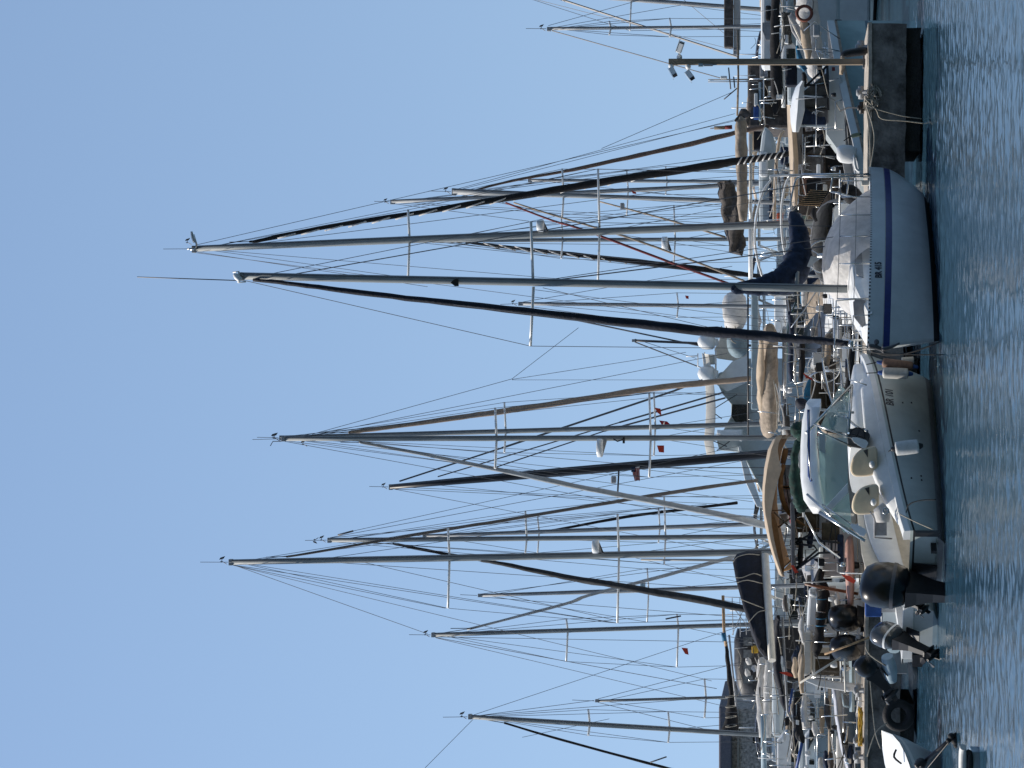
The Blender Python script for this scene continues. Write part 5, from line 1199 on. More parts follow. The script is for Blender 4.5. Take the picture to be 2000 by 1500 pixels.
# row of covered boats at the right edge
B12 = thing('covered_boat', 'boat under a long white cover, right of the camera post', 'boat', base(64, 90))
cloth_tube([(1578, -30, 18), (1578, 20, 21), (1584, 60, 21), (1588, 100, 17), (1592, 140, 12), (1598, 180, 6)], 63, 63.5, 'boat_cover', WHITEC, B12, flat=.6, wob=.3, rough=.12)
cloth_tube([(1570, 40, 7), (1574, 70, 9), (1578, 100, 7), (1580, 120, 3)], 62.4, 62.6, 'cover_fold', BEIGEC, B12)
m = MB(); m.pr(1555, -40, 1640, 120, 64.6, 1.5); m.build('hull', HULLW, B12, bev=.1)
m = MB(); m.pr(1530, 24, 1546, 86, 63.8, .4); nb = m.build('net_locker', mat('dark_netting', (.09, .085, .07), .9, var=.7, scale=26), B12, bev=.02)
m = MB(); m.pp([(1546, 22), (1540, 34), (1546, 60), (1566, 90), (1566, 50)], 63.6, .3); m.build('side_screen', GREYC, B12, bev=.03)
m = MB(); m.pp([(1530, 84), (1550, 84), (1558, 98), (1560, 120), (1526, 122)], 63.9, .5); cbn = m.build('cabin', WHITE, B12, bev=.03)
m = MB(); m.pr(1536, 95, 1553, 114, 63.86, .03); m.build('cabin_window', GLASSD, cbn)
cloth_tube([(1556, 88, 3), (1560, 110, 6), (1566, 126, 5), (1574, 136, 5)], 63.0, 63.0, 'teal_cover', TEALC, B12)
m = MB(); m.ln([(1540, 30), (1566, 84)], 4, 63.3); m.build('boat_hook', CREAM, B12)
lb = MB(); lb.torus(P(1571, 26, 62.2), (.1, -1, .1), .2, .045, 30, 10); tag(lb.build('lifebuoy', RUST), 'weathered orange lifebuoy ring hung on the white covered boat', 'lifebuoy')
B13 = thing('black_covered_boat', 'sailboat with a long black sail cover running behind the camera post', 'sailboat', base(68, 90))
cloth_tube([(1517, -30, 8), (1514, 10, 9), (1514, 60, 9), (1515, 120, 11), (1516, 160, 12), (1516, 186, 11), (1517, 193, 5)], 67, 67.2, 'sail_cover', BLACKC, B13, wob=.1)
m = MB(); m.pr(1528, 185, 1516, 193, 67, .1); m.ln([(1531, -30), (1530, 120), (1530, 210)], 8, 67.2, n=10); m.build('boom', WHITEM, B13)
m = MB(); m.pr(1486, -40, 1510, 125, 68.4, 1.5); m.build('deckhouse', WHITE, B13, bev=.1)
m = MB(); m.pp([(1489, 44), (1489, 60), (1496, 78), (1507, 78), (1508, 44)], 68.3, .06); m.build('deckhouse_window', GREYC, B13)
m = MB(); m.pr(1535, 122, 1557, 166, 67.8, .6); m.build('navy_hatch_cover', NAVYD, B13, bev=.05)
m = MB(); m.pr(1495, 10, 1506, 40, 68.1, .2); m.build('dark_bag', BLACKC, B13, bev=.05)
m = MB(); m.pr(1538, -40, 1700, 200, 69.5, 2); m.build('hull', HULLW, B13, bev=.1)
B14 = thing('flat_topped_boat', 'small dark boat with a flat pale trimmed top beside the tan boom cover', 'boat', base(78, 190))
m = MB(); m.pr(1460, 120, 1560, 250, 78, 3); m.build('cabin', DBROWN, B14, bev=.1)
for y0, y1, x0, x1, mm_ in ((182, 206, 1473, 1480, WHITE), (160, 235, 1482, 1487, LBLUE), (126, 150, 1484, 1500, GREYC), (128, 232, 1490, 1493, WHITEM), (168, 186, 1500, 1512, CREAM), (195, 225, 1510, 1520, DARKIN), (208, 232, 1472, 1482, BLUEP)):
    m = MB(); m.pr(x0, y0, x1, y1, 77.7, .3); m.build('cabin_trim', mm_, B14, bev=.02)

# ---------------------------------------------------------------- boats behind the white motorboat
# navy narrow cover
B15 = thing('sloop', 'low sloop with a slim navy boom cover in front of the beige stowed sail', 'sailboat', base(52.6, 680), GS)
cloth_tube([(1542, 611, 4), (1543, 618, 8), (1546, 650, 9), (1546, 690, 10), (1545, 725, 9), (1544, 742, 5)], 52, 52.6, 'sail_cover', NAVY, B15, wob=.15)
m = MB(); m.ln([(1553, 612), (1553, 748)], 5, 52.2, n=8); m.build('boom', ALUL, B15)
F15 = frame(base(52.8, 690), math.radians(-6)); h15, fn15, pt15 = add_hull(B15, F15, 8, 2.7, 1.0, 1.3, LEV, [HULLW, BOOT], deckmat=WHITE, rake=.8)
trunk(B15, F15, 2.2, 5.4, .85, .6, 1.05, .5, .35); rails(B15, fn15, pt15, F15, 8, .05, .8, 6)
hood(B15, F15, 2.0, 3.0, .95, 1.3, .8, mat('clear_grey_sprayhood', (.30, .28, .26), .3, var=.25, bump=.4))
def frames_px(parent, D, name, mm, lst, w=2.4):
    for pts in lst:
        m = MB(); m.ln(pts, w, D, n=6); m.build(name, mm, parent)
frames_px(B15, 51.6, 'stern_frame', STEEL, [[(1545, 640), (1572, 604), (1600, 560)], [(1560, 700), (1606, 698), (1640, 702)], [(1606, 660), (1606, 760)], [(1580, 735), (1640, 706)], [(1588, 620), (1588, 668), (1612, 672)], [(1520, 790), (1546, 790)], [(1572, 640), (1574, 610)]], 3)
cloth_tube([(1660, 640, 2), (1664, 660, 5), (1662, 720, 7), (1655, 760, 8), (1640, 775, 7)], 48.9, 49.4, 'black_bag', BLACKC, B15)
m = MB(); m.pr(1628, 618, 1640, 720, 52.2, .4); m.ln([(1640, 622), (1640, 715)], 10, 52.1, n=10); m.build('white_locker', WHITE, B15, bev=.05)
flag('small red pennant on the pale rail between the two white boats', [(1568, 728), (1586, 739), (1590, 744), (1574, 738)], 51, RED)
# beige bimini boat
B16 = thing('bimini_cruiser', 'cabin cruiser with a big curved beige bimini and brown edged windows behind the white motorboat', 'motorboat', base(50.6, 960))
rows = []
tops = [(1527, 852), (1518, 860), (1508, 880), (1501, 915), (1497, 955), (1497, 990), (1502, 1030), (1510, 1066), (1519, 1096), (1529, 1124)]
for k in range(7):
    t = k / 6; D_ = 50.2 + 2.2 * t; arch = .10 * (1 - (2 * t - 1) ** 2) + .22 - .35 * max(0, t - .5)
    rows.append([P(x, y, 50.6) + V((0, D_ - 50.6, arch - .22)) for x, y in tops])
m = MB(); m.grid(rows, 0, True); bmn = m.build('bimini', [BEIGEC, BROWNC], B16, solid=.03)
m = MB(); m.grid([[p - V((0, 0, .045)) for p in r] for r in rows], 0, True); m.build('bimini_backlit_underside', BROWNC, bmn)  # orange-brown imitates beige canvas glowing against the light
m = MB(); m.pp([(1528, 851), (1516, 853), (1507, 876), (1499, 912), (1494, 950), (1493, 980), (1495, 1005), (1499, 1023), (1505, 1055), (1513, 1084), (1521, 1108), (1529, 1128), (1526, 1112), (1519, 1086), (1512, 1055), (1507, 1024), (1506, 1003), (1509, 984), (1514, 960), (1519, 940), (1527, 916), (1522, 900), (1519, 880), (1521, 866)], 50.1, .03)
m.build('front_valance', BEIGEC, bmn)
m = MB(); m.pp([(1506, 1003), (1507, 1024), (1512, 1055), (1519, 1086), (1526, 1112), (1530, 1122), (1532, 1108), (1527, 1080), (1523, 1056), (1518, 1025), (1511, 1004)], 50.25, .03); m.build('brown_edge', BROWNC, bmn)  # strip of the backlit underside, its glow put into the brown
m = MB(); rw = [[P(x, y, 50.7), P(x + w_, y + 3, 50.7)] for x, y, w_ in ((1527, 905, 8), (1521, 925, 9), (1519, 950, 10), (1523, 975, 11), (1531, 996, 12), (1545, 1012, 14), (1562, 1024, 15), (1580, 1030, 13), (1600, 1032, 10))]
m.grid(rw, 0, True); m.build('brown_edge', BROWNC, B16, solid=.04)
m = MB(); rw = [[P(x, y, 51.2), P(x + w_, y + 1, 51.2)] for x, y, w_ in ((1530, 875, 10), (1526, 890, 12), (1524, 905, 10))]
m.grid(rw, 0, True); m.build('brown_edge', BROWNC, B16, solid=.04)
m = MB(); m.pr(1526, 908, 1545, 1000, 51.3, .02); m.pr(1524, 950, 1546, 954, 51.2, .03, 0); vv = m.build('side_curtain', VINYL, B16)
m = MB(); m.pr(1526, 949, 1548, 955, 51.2, .03); m.build('curtain_strap', BROWNC, B16)
frames_px(B16, 51, 'canopy_pole', STEEL, [[(1512, 1000), (1548, 1036)], [(1520, 1030), (1560, 1000)], [(1530, 1110), (1560, 1080)]], 4)
m = MB(); m.pr(1560, 860, 1720, 1090, 52.5, 2.5); m.build('hull', HULLW, B16, bev=.1)
m = MB(); m.pr(1548, 1000, 1600, 1040, 51.6, .2); m.build('smoked_panel', SMOKE, B16, bev=.02)
# green sail bag over the motorboat roof, belongs to the boat behind
B17 = thing('green_bagged_sloop', 'sloop whose dark green sail bag hangs above the white motorboat roof', 'sailboat', base(49.6, 930), GS)
cloth_tube([(1562, 826, 3), (1560, 832, 14), (1562, 845, 15), (1568, 862, 11), (1556, 872, 8), (1552, 900, 9), (1553, 930, 11), (1556, 955, 12), (1562, 972, 13), (1566, 990, 12), (1566, 1002, 6)], 44.6, 45.0, 'sail_bag', GREENC, B17, flat=.8, wob=.4, rough=.06)
m = MB(); m.ln([(1555, 822), (1570, 1010)], 5, 45.1, n=8); m.build('boom', ALUL, B17)
m = MB(); m.ln([(1520, 842), (1530, 836), (1568, 838)], 6, 46, n=8); m.build('boom_strut', ALUL, B17)
m = MB(); m.ln([(1568, 1000), (1600, 1060), (1640, 1090)], 4, 45.2, 45.6, n=8); m.build('boom_crutch', STEEL, B17)
flag('small red and orange ensign tied to the green sail bag', [(1574, 834), (1586, 838), (1600, 846), (1615, 857), (1612, 862), (1596, 850), (1582, 845)], 44.2, RED)
sheet([(1556, 786), (1560, 780), (1572, 776), (1582, 784), (1580, 794), (1568, 800), (1558, 796)], 46.4, .3, NAVYD, 'small navy bag tied to the rail above the motorboat roof', 'canvas_bag', cat='bag')
# davit / solar arch
B18 = thing('arch_boat', 'boat with a black framed stern arch carrying a dark grey panel behind the big outboard', 'motorboat', base(50.5, 1050))
m = MB(); m.pp([(1543, 982), (1544, 1010), (1545, 1100), (1548, 1130), (1552, 1132), (1553, 1010), (1550, 980)], 49.8, 1.4); m.build('roof_panel', DGREY, B18, bev=.02)
frames_px(B18, 50, 'arch_frame', BLACKP, [[(1553, 1060), (1586, 1042), (1590, 1036)], [(1553, 1052), (1620, 1058), (1640, 1060)], [(1553, 1062), (1590, 1066), (1596, 1074), (1580, 1088), (1556, 1110)], [(1553, 1114), (1600, 1080), (1640, 1078)], [(1610, 1056), (1610, 1080)], [(1624, 1056), (1624, 1080)], [(1552, 1005), (1584, 988)], [(1606, 1058), (1586, 1038)]], 5)
m = MB(); m.pr(1600, 995, 1700, 1130, 51.5, 2); m.build('hull', HULLW, B18, bev=.08)
m = MB(); m.pr(1605, 1020, 1640, 1056, 50.6, .3); m.build('engine_locker', SMOKE, B18, bev=.02)
m = MB(); m.pr(1636, 1045, 1648, 1100, 50.2, .3); m.build('cushion', NAVY, B18, bev=.03)
flag('small red pennant under the end of the dark grey roof panel', [(1544, 1104), (1550, 1104), (1560, 1118), (1553, 1120)], 49.6, RED)
# pinkish upturned dinghy and stern flag
m = MB(); rounded(m, [(1648, 1050), (1664, 1040), (1668, 1060), (1670, 1120), (1668, 1190), (1655, 1200), (1650, 1120)], 50.6, .7, .8); tag(m.build('upturned_dinghy', PINK, sub=1), 'faded pink upturned dinghy lying on the pier behind the big black outboard', 'dinghy')
flag('crumpled red ensign on a staff next to the big black outboard', [(1643, 1122), (1660, 1125), (1672, 1134), (1668, 1140), (1655, 1134)], 47.5, RED)
m = MB(); m.ln([(1640, 1119), (1690, 1121)], 2.5, 47.7, n=6); tag(m.build('flag_staff', WHITEM), 'white staff carrying the crumpled red ensign', 'flag staff')

# ---------------------------------------------------------------- left-hand boats
B19 = thing('cabin_boat', 'white cabin boat with brown windows, black rolled awning and two glossy outboards', 'motorboat', base(52.4, 1230))
m = MB(); m.pp([(1592, 1156), (1580, 1166), (1576, 1236), (1690, 1240), (1700, 1150), (1620, 1150)], 52.2, 1.8); ca = m.build('cabin', WHITE, B19, bev=.05)
m = MB(); m.pr(1596, 1163, 1622, 1218, 52.16, .03); m.build('cabin_window', GLASSD, ca)
m = MB(); m.pp([(1568, 1236), (1566, 1320), (1578, 1320), (1586, 1312), (1586, 1236)], 51.6, 2.0); m.build('wheelhouse_roof', CREAM, B19, bev=.05)
m = MB(); m.pr(1586, 1240, 1592, 1320, 51.7, 1.6); m.build('roof_edge', WHITE, B19, bev=.02)
m = MB(); m.pr(1590, 1244, 1640, 1322, 52.3, .1); m.build('window', SMOKE, B19)
for q in (((1586, 1241), (1650, 1241)), ((1588, 1284), (1645, 1285)), ((1586, 1320), (1650, 1324)), ((1592, 1262), (1640, 1262)), ((1640, 1236), (1644, 1330))):
    m = MB(); m.ln(list(q), 5, 51.75, n=4); m.build('window_frame', WHITE, B19)
m = MB(); m.pr(1596, 1262, 1620, 1275, 52.2, .05); m.build('curtain', CREAM, B19)
m = MB(); m.pp([(1572, 1330), (1578, 1326), (1700, 1340), (1700, 1352), (1650, 1350), (1600, 1342)], 51.5, .25); m.build('gunwale', WHITE, B19, bev=.02)
m = MB(); m.pr(1645, 1150, 1720, 1345, 52.4, 2); m.build('hull', HULLW, B19, bev=.08)
cloth_tube([(1604, 1112, 6), (1600, 1130, 9), (1606, 1150, 12), (1607, 1180, 10), (1603, 1210, 9), (1600, 1232, 9), (1600, 1255, 10), (1596, 1274, 7), (1592, 1282, 3)], 51.4, 51.4, 'rolled_awning', BLACKC, B19, wob=.3)
m = MB()
for y in (1170, 1208, 1222): m.torus(P(1604, y, 51.35), (1, 0, 0), .115, .012, 16, 6)
m.build('tie_cord', TEALC, B19)
m = MB(); m.ln([(1572, 1140), (1598, 1146), (1676, 1160)], 6, 51.0, n=8); m.build('steering_oar', WOOD, B19)
Fo = lambda yaw: (lambda c: (lambda x, y, z: c + V((x * math.cos(yaw) - y * math.sin(yaw), x * math.sin(yaw) + y * math.cos(yaw), z))))
outboard(B19, Fo(2.3)(P(1678, 1222, 51.0)), 0, 0, 0, 1.25, math.radians(6))
outboard(B19, Fo(2.3)(P(1682, 1278, 50.7)), 0, 0, 0, 1.2, math.radians(12))
# ropes and poles over it
def pole(x0, y0, x1, y1, D, wd, label, mm=ROPE, name='pole', cat='pole', D1=None):
    m = MB(); m.ln([(x0, y0), (x1, y1)], wd, D, D1, n=8); tag(m.build(name, mm), label, cat)
pole(1610, 1278, 1712, 1240, 49.6, 4, 'pale wooden pole leaning over the glossy black outboards', WOODP)
pole(1562, 1334, 1642, 1284, 50.2, 4, 'pale spar slanting up in front of the brown wheelhouse windows', CREAM)
pole(1650, 1286, 1651, 1352, 49.8, 4, 'pale level rail above the pier left of the outboards', CREAM)
pole(1646, 1120, 1660, 1118, 49.8, 3, 'short steel pipe standing behind the big black outboard', STEEL)
# navy covers above
B20 = thing('ketch', 'ketch with a long blue-black sail cover sagging over the white cabin boat', 'sailboat', base(58, 1300), GS)
cloth_tube([(1520, 1206, 5), (1518, 1216, 9), (1517, 1240, 9), (1517, 1280, 10), (1521, 1320, 11), (1527, 1350, 10), (1530, 1372, 9), (1533, 1386, 4)], 57, 58, 'sail_cover', NAVYD, B20, wob=.15)
cloth_tube([(1568, 1338, 5), (1562, 1350, 9), (1556, 1370, 10), (1555, 1395, 10), (1558, 1420, 10), (1562, 1436, 12), (1568, 1444, 9)], 57.5, 56, 'mizzen_cover', BLACKC, B20, wob=.15)
m = MB(); m.ln([(1528, 1205), (1538, 1390), (1552, 1420)], 5, 57.4, n=8); m.build('boom', ALUL, B20)
F20 = frame(base(57.5, 1400), math.radians(-20)); h20, fn20, pt20 = add_hull(B20, F20, 9, 2.9, 1.15, 1.45, LEV, [LBLUE, BOOT], deckmat=WHITE)
trunk(B20, F20, 2.5, 6, .95, .7, 1.2, .55, .4); rails(B20, fn20, pt20, F20, 9, .03, .85, 7)
flag('red and white ensign hanging under the blue-black sail cover', [(1522, 1313), (1536, 1312), (1546, 1316), (1549, 1322), (1538, 1320), (1528, 1316)], 56, RED)
# dark tender with wooden gaff
B21 = thing('black_launch', 'old black and grey cabin launch with small square windows under a long dark spar', 'boat', base(76, 1310))
m = MB(); rounded(m, [(1440, 1226), (1434, 1250), (1434, 1300), (1440, 1340), (1452, 1368), (1500, 1372), (1500, 1226)], 76, 2.5, .92); m.build('cabin', mat('charcoal_paint', (.055, .055, .06), .5, var=.3), B21, rough=.04)
for y in (1252, 1276, 1300, 1326):
    m = MB(); m.pr(1452, y - 7, 1470, y + 9, 75.9, .05); wn_ = m.build('cabin_window', mat('dusty_window', (.22, .24, .25), .25, var=.35, scale=5), B21); m = MB()
m = MB(); m.pr(1468, 1262, 1481, 1276, 75.6, .2); m.build('yellow_box', YELLOW, B21, bev=.03)
for y, x in ((1290, 1460), (1312, 1458), (1305, 1472)):
    m = MB(); m.pl([(x, y - 6, 3), (x + 2, y, 6), (x + 4, y + 7, 4)], 75.4, n=8); m.build('white_bundle', WHITEC, B21, rough=.06, rs=4)
m = MB(); m.pr(1484, 1225, 1600, 1375, 76.4, 2.5); m.build('hull', BLACKP, B21, bev=.1)
gf = thing('gaff_spar', 'long pale wooden spar with a blue patch and black sail lashed to it, far left', 'spar', base(70, 1300))
m = MB(); m.ln([(1412, 1163), (1414, 1230), (1418, 1262)], 6, 70, n=8); m.build('wooden_spar', WOODP, gf)
m = MB(); m.ln([(1413, 1236), (1415, 1252)], 9, 69.8, n=8); m.build('blue_patch', TEALC, gf)
cloth_tube([(1417, 1254, 3), (1422, 1290, 4), (1428, 1340, 6), (1430, 1380, 10), (1428, 1410, 14), (1424, 1430, 16), (1424, 1437, 8)], 70, 70, 'lashed_sail', BLACKC, gf, wob=.25)
m = MB(); m.ln([(1424, 1240), (1432, 1320), (1438, 1380)], 4, 69.6, n=8); m.build('metal_spar', GREYP, gf)
for y in (1360, 1380, 1400, 1418):
    m = MB(); m.torus(P(1428, y, 69.7), (1, 0, .1), .17, .012, 14, 5); m.build('lashing', ROPE, gf)
# scaffolding-like rails right of it
sf = thing('pipe_rack', 'rack of thin grey pipes standing behind the navy covered boom', 'rack', base(72, 1200))
m = MB()
for pts in ([(1412, 1166), (1480, 1168)], [(1424, 1176), (1470, 1236)], [(1430, 1168), (1432, 1240)], [(1445, 1168), (1446, 1244)], [(1420, 1200), (1470, 1202)], [(1424, 1222), (1470, 1224)], [(1456, 1170), (1458, 1240)], [(1430, 1240), (1462, 1168)]): m.ln(pts, 1.6, 72, n=5)
m.build('pipe', GREYP, sf)
# rolled white sheets
B22 = thing('white_sheeted_boat', 'boat wrapped in long rolled white sheets left of the navy boom cover', 'boat', base(62, 1340))
cloth_tube([(1486, 1284, 3), (1487, 1292, 7), (1486, 1330, 8), (1486, 1390, 8), (1490, 1440, 6)], 61.5, 61.5, 'rolled_sheet', WHITEC, B22, wob=.2)
cloth_tube([(1502, 1290, 3), (1501, 1298, 7), (1500, 1330, 9), (1500, 1390, 8), (1500, 1440, 6)], 61.3, 61.3, 'rolled_sheet', WHITEC, B22, wob=.2)
m = MB(); m.pr(1508, 1296, 1530, 1440, 62.2, 2); m.build('hull', HULLW, B22, bev=.1)
m = MB(); m.ln([(1491, 1395), (1492, 1500)], 11, 60.8, n=12); m.build('white_spar', LBLUE, B22)
m = MB(); m.ln([(1484, 1342), (1484, 1362), (1492, 1364)], 3, 61); m.build('cleat', BLACKP, B22)
# sail triangle boat
B23 = thing('white_hulled_yacht', 'yacht with a broad white sunlit coachroof and blue boat hook at the left edge', 'sailboat', base(60, 1470), GS)
m = MB(); m.pp([(1518, 1448), (1540, 1424), (1545, 1424), (1545, 1560), (1518, 1560)], 59, .5); m.build('coachroof', WHITE, B23, bev=.05)
m = MB(); m.pr(1545, 1428, 1560, 1465, 59.2, .5); m.build('blue_hatch', NAVY, B23, bev=.03)
m = MB(); m.ln([(1568, 1444), (1556, 1500)], 6, 57.5, n=8); m.build('blue_pole', BLUEP, B23)
m = MB(); m.ln([(1540, 1392), (1548, 1345)], 5, 58); m.build('blue_pole', BLUEP, B23)
cloth_tube([(1576, 1360, 3), (1574, 1372, 8), (1574, 1400, 9), (1576, 1425, 8)], 57.4, 57.4, 'white_cover', WHITEC, B23)
m = MB(); m.pp([(1574, 1372), (1584, 1368), (1592, 1382), (1592, 1440), (1578, 1466), (1582, 1400)], 57.8, .3); m.build('dark_window', GLASSD, B23, bev=.02)
m = MB(); m.pp([(1572, 1440), (1590, 1420), (1600, 1440), (1592, 1560), (1576, 1560)], 57.9, .6); m.build('cabin_side', WHITE, B23, bev=.04)
m = MB(); m.pr(1594, 1356, 1618, 1560, 57.6, .5); m.build('side_deck', LBLUE, B23, bev=.04)
m = MB(); m.ln([(1620, 1345), (1621, 1500)], 7, 56.5, n=10); m.ln([(1632, 1340), (1628, 1440)], 3, 56.5); m.build('rubbing_strake', BEIGEC, B23)
m = MB(); m.pr(1560, 1350, 1720, 1560, 58.8, 2); m.build('hull', HULLW, B23, bev=.1)
frames_px(B23, 56.8, 'stanchion', STEEL, [[(1594, 1342), (1597, 1500)], [(1600, 1345), (1600, 1420)], [(1570, 1356), (1622, 1352)], [(1572, 1380), (1620, 1384)], [(1560, 1402), (1600, 1404)], [(1566, 1424), (1640, 1420)]], 2.4)
B24 = thing('grey_sided_boat', 'boat showing a curved white and grey side close above the pier at the left edge', 'boat', base(53.5, 1460))
m = MB(); rw = []
for y, x in ((1340, 1628), (1370, 1632), (1400, 1634), (1430, 1640), (1460, 1645), (1500, 1656), (1560, 1672)):
    rw.append([P(x - 4, y, 53.4), P(x + 3, y, 53.2), P(x + 14, y, 53.5), P(x + 60, y, 54.2)])
m.grid(rw, 0, True); m.build('hull', mat('white_grey_hull', (.55, .56, .60), .35, var=.12), B24, solid=.05)
m = MB(); m.pr(1634, 1440, 1650, 1560, 54, .4); m.build('cream_locker', CREAM, B24, bev=.04)
m = MB(); m.ln([(1656, 1418), (1652, 1446), (1648, 1450)], 5, 52.6); m.ln([(1646, 1410), (1680, 1412)], 3, 52.6); m.build('bow_roller', STEEL, B24)
m = MB(); m.ln([(1645, 1355), (1648, 1378), (1662, 1382)], 4, 52); m.ln([(1663, 1250), (1664, 1390)], 10, 52, n=4); m.build('gangplank', LBLUE, B24)

# ---------------------------------------------------------------- shore
sh = thing('stone_house', 'old stone house with a grey flat-edged roof on the far shore at the left edge', 'house', base(150, 1520))
m = MB(); m.pr(1428, 1384, 1600, 1800, 150, 12); m.build('wall', STONE, sh, bev=.1)
m = MB(); m.pr(1404, 1380, 1429, 1810, 149.3, 13); m.build('roof', SLATE, sh, bev=.1)
m = MB(); m.pr(1440, 1386, 1443, 1800, 149.8, .3); m.build('string_course', CONCT, sh)
for (x0, y0, x1, y1) in ((1478, 1466, 1492, 1478), (1470, 1440, 1490, 1452)):
    m = MB(); m.pr(x0, y0, x1, y1, 149.97, .2); m.build('window', GLASSD, sh)
bw = MB(); rows = []
for i in range(80):
    X = -60 + i * 1.6
    rows.append([V((X, 165, -1)), V((X, 165, 1.6)), V((X, 165.5, 3.4 + .25 * noise.noise(V((X * .4, 0, 0))))), V((X, 171, 3.5 + .2 * noise.noise(V((X * .5, 3, 0))))), V((X, 172, -1))])
bw.grid(rows, 0, False); tag(bw.build('breakwater', STONE, rough=.15, rs=.8), 'rough stone breakwater closing the harbour behind all the boats', 'breakwater')

# filler cruisers in the back rows: each a small motor cruiser of its own colours
hues = [('with a navy sprayhood', NAVY), ('with a tan sprayhood', TAN), ('with a white sprayhood', WHITEC), ('with a black sprayhood', BLACKC), ('with a grey sprayhood', GREYC), ('with a teal sprayhood', TEALC), ('with a wine-red sprayhood', WINE), ('with a green sprayhood', GREENC)]
where = [(64, 590, 'under the crumpled white flybridge cover'), (63, 510, 'below the dark brown sail bag'), (66, 740, 'under the pale blue gangway'), (66, 960, 'left of the beige bimini'), (68, 1140, 'under the navy boom cover on the cream boom'), (84, 545, 'behind the navy boom cover of the striped sailboat'),
         (70, 1420, 'in front of the stone house'), (66, 240, 'behind the navy window cover'), (84, 1200, 'below the rack of thin pipes'), (92, 420, 'below the cream bimini hoops'), (80, 1010, 'below the crossing silver headsail'), (86, 120, 'just behind the camera post'), (60, 480, 'behind the crumpled cockpit tarp'), (60, 780, 'between the two white boats of the front row')]
for i, (D, y, ph) in enumerate(where):
    r = random.Random(40 + i); nm, mm_ = hues[i % 8]
    O = base(D, y); a = math.radians(r.choice([0, 180]) + r.uniform(-25, 25)); L = r.uniform(6, 8); F = frame(O - V((math.sin(a), math.cos(a), 0)) * (0 if math.cos(a) > 0 else L), a)
    b = thing('small_cruiser', 'small white cruiser %s %s' % (nm, ph), 'motorboat', O, 'small cruisers in the back rows')
    h, fn, pt = add_hull(b, F, L, 2.6, 1.0, 1.4, LEV, [WHITE, r.choice([BOOT, BLUEP, ANTIF])], deckmat=WHITE, n=12, up=0)
    trunk(b, F, L * .25, L * .75, .95, .7, 1.05, .75, .45); hood(b, F, L * .12, L * .34, 1.0, 1.1, 1.35, mm_); rails(b, fn, pt, F, L, .05, .85, 5, .6)
    if i % 3 == 0: bimini(b, F, L * .02, L * .25, .95, 2.95, hues[(i + 3) % 8][1])

for bt, D, x0, y0, x1, y1, n, sd_ in ((B9, 57.0, 1560, 210, 1690, 410, 14, 1), (B10, 72, 1470, 240, 1540, 440, 12, 2), (B11, 79, 1560, -10, 1650, 110, 10, 3), (B12, 62.5, 1520, 0, 1640, 180, 12, 4), (B13, 66.6, 1480, 0, 1560, 210, 10, 5), (B14, 77, 1450, 110, 1550, 250, 16, 6),
        (B15, 51.5, 1530, 560, 1690, 760, 28, 7), (B16, 51.2, 1530, 860, 1640, 1040, 10, 8), (B17, 47.5, 1510, 780, 1580, 860, 8, 9), (B18, 50.6, 1540, 990, 1680, 1140, 22, 10), (B19, 51.2, 1560, 1150, 1690, 1350, 24, 11), (B20, 56.4, 1500, 1180, 1660, 1450, 28, 12),
        (B21, 75.5, 1440, 1230, 1500, 1370, 8, 13), (B22, 61, 1480, 1290, 1560, 1490, 10, 14), (B23, 56.6, 1500, 1350, 1640, 1500, 26, 15), (B24, 52.8, 1620, 1350, 1690, 1500, 10, 16), (B8, 54.0, 1590, 50, 1650, 330, 10, 17)):
    clutter(bt, D, x0, y0, x1, y1, n, 300 + sd_, .5)
far = [(-30, 'at the right edge behind the black sail cover'), (110, 'behind the camera post and its aerials'), (215, 'behind the flat topped boat'), (330, 'behind the tan boom cover'), (440, 'behind the dark brown sail bag'), (540, 'behind the navy covered mast foot'), (630, 'below the two white domes'),
       (900, 'behind the beige bimini'), (1000, 'behind the crossing silver headsail'), (1110, 'behind the cream boom'), (1210, 'behind the pipe rack'), (1340, 'behind the black launch'), (1440, 'below the stone house')]
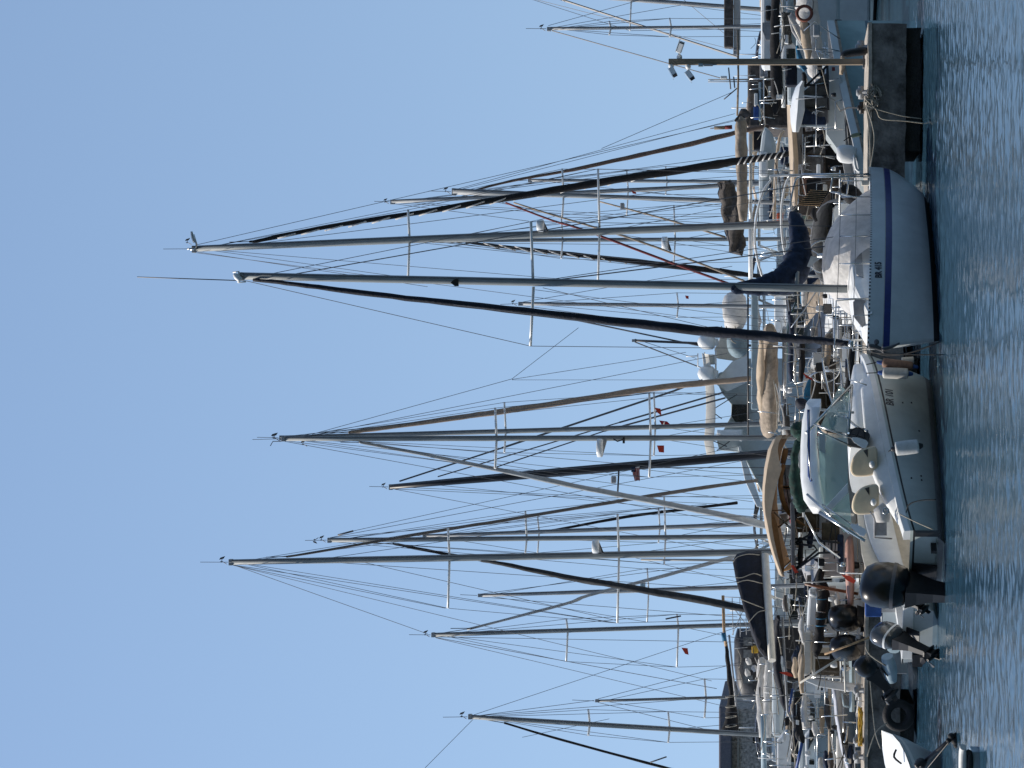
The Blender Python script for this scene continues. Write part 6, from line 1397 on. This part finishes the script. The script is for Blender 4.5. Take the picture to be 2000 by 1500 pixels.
for i, (y, ph) in enumerate(far):
    r = random.Random(70 + i); D = r.uniform(112, 135); O = base(D, y); a = math.radians(r.uniform(-22, 22)); F = frame(O, a); L = r.uniform(11, 13); W = 1.75
    b = thing('flybridge_yacht', 'white flybridge yacht far back %s' % ph, 'motor yacht', O, 'flybridge yachts in the far row')
    add_hull(b, F, L, 3.9, 1.5, 2.0, [('s', 0, 0), ('s', .3, 0), ('a', .2, 1), ('a', -.3, 1)], [r.choice([WHITE, WHITE, HULLW, BLUEH]), BOOT], deckmat=WHITE, n=12, up=0)
    sup = r.choice([WHITE, WHITE, HULLW, CREAM])
    def blk(x0, x1, w_, z0, z1, mm_, nm, par, t=.85):
        m = MB(); v = [F(x, sx_ * w_ * (1 if z == z0 else t), z) for z in (z0, z1) for x, sx_ in ((x0, -1), (x1, -.8), (x1, .8), (x0, 1))]
        m.add(v, [(3, 2, 1, 0), (4, 5, 6, 7), (0, 1, 5, 4), (1, 2, 6, 5), (2, 3, 7, 6), (3, 0, 4, 7)]); return m.build(nm, mm_, par, bev=.06)
    k1 = blk(1.6, L * .7, W * .92, 1.5, 2.35, sup, 'saloon', b, .97); blk(1.55, L * .68, W * .93, 2.1, 2.9, GLASSD, 'saloon_window', k1, .93); blk(1.2, L * .62, W * .95, 2.88, 3.15, sup, 'flybridge_deck', b, 1.0)
    blk(1.4, L * .5, W * .9, 3.15, r.uniform(3.6, 3.9), sup, 'flybridge', b, .9)
    zt = r.uniform(4.6, 5.3); bimini(b, F, 1.4, 4.4, W * .8, zt, r.choice([NAVY, TAN, GREYC, BLACKC, BEIGEC]), True)
    m = MB(); m.tube([F(2.2, -W * .85, 3.6), F(2.0, -W * .6, zt - .5), F(2.0, W * .6, zt - .5), F(2.2, W * .85, 3.6)], .09, 8); m.build('radar_arch', WHITE, b)
    m = MB(); m.tube([F(2.0, .2, zt - .4), F(2.0, .2, zt + r.uniform(.6, 1.6))], .03, 6); m.build('aerial', WHITEM, b)
    clutter(b, D - 1, 1470, y - 45, 1550, y + 45, 9, 500 + i, .8)
for o in bpy.data.objects:
    for k in ('_o', '_leaf'):
        if k in o: del o[k]
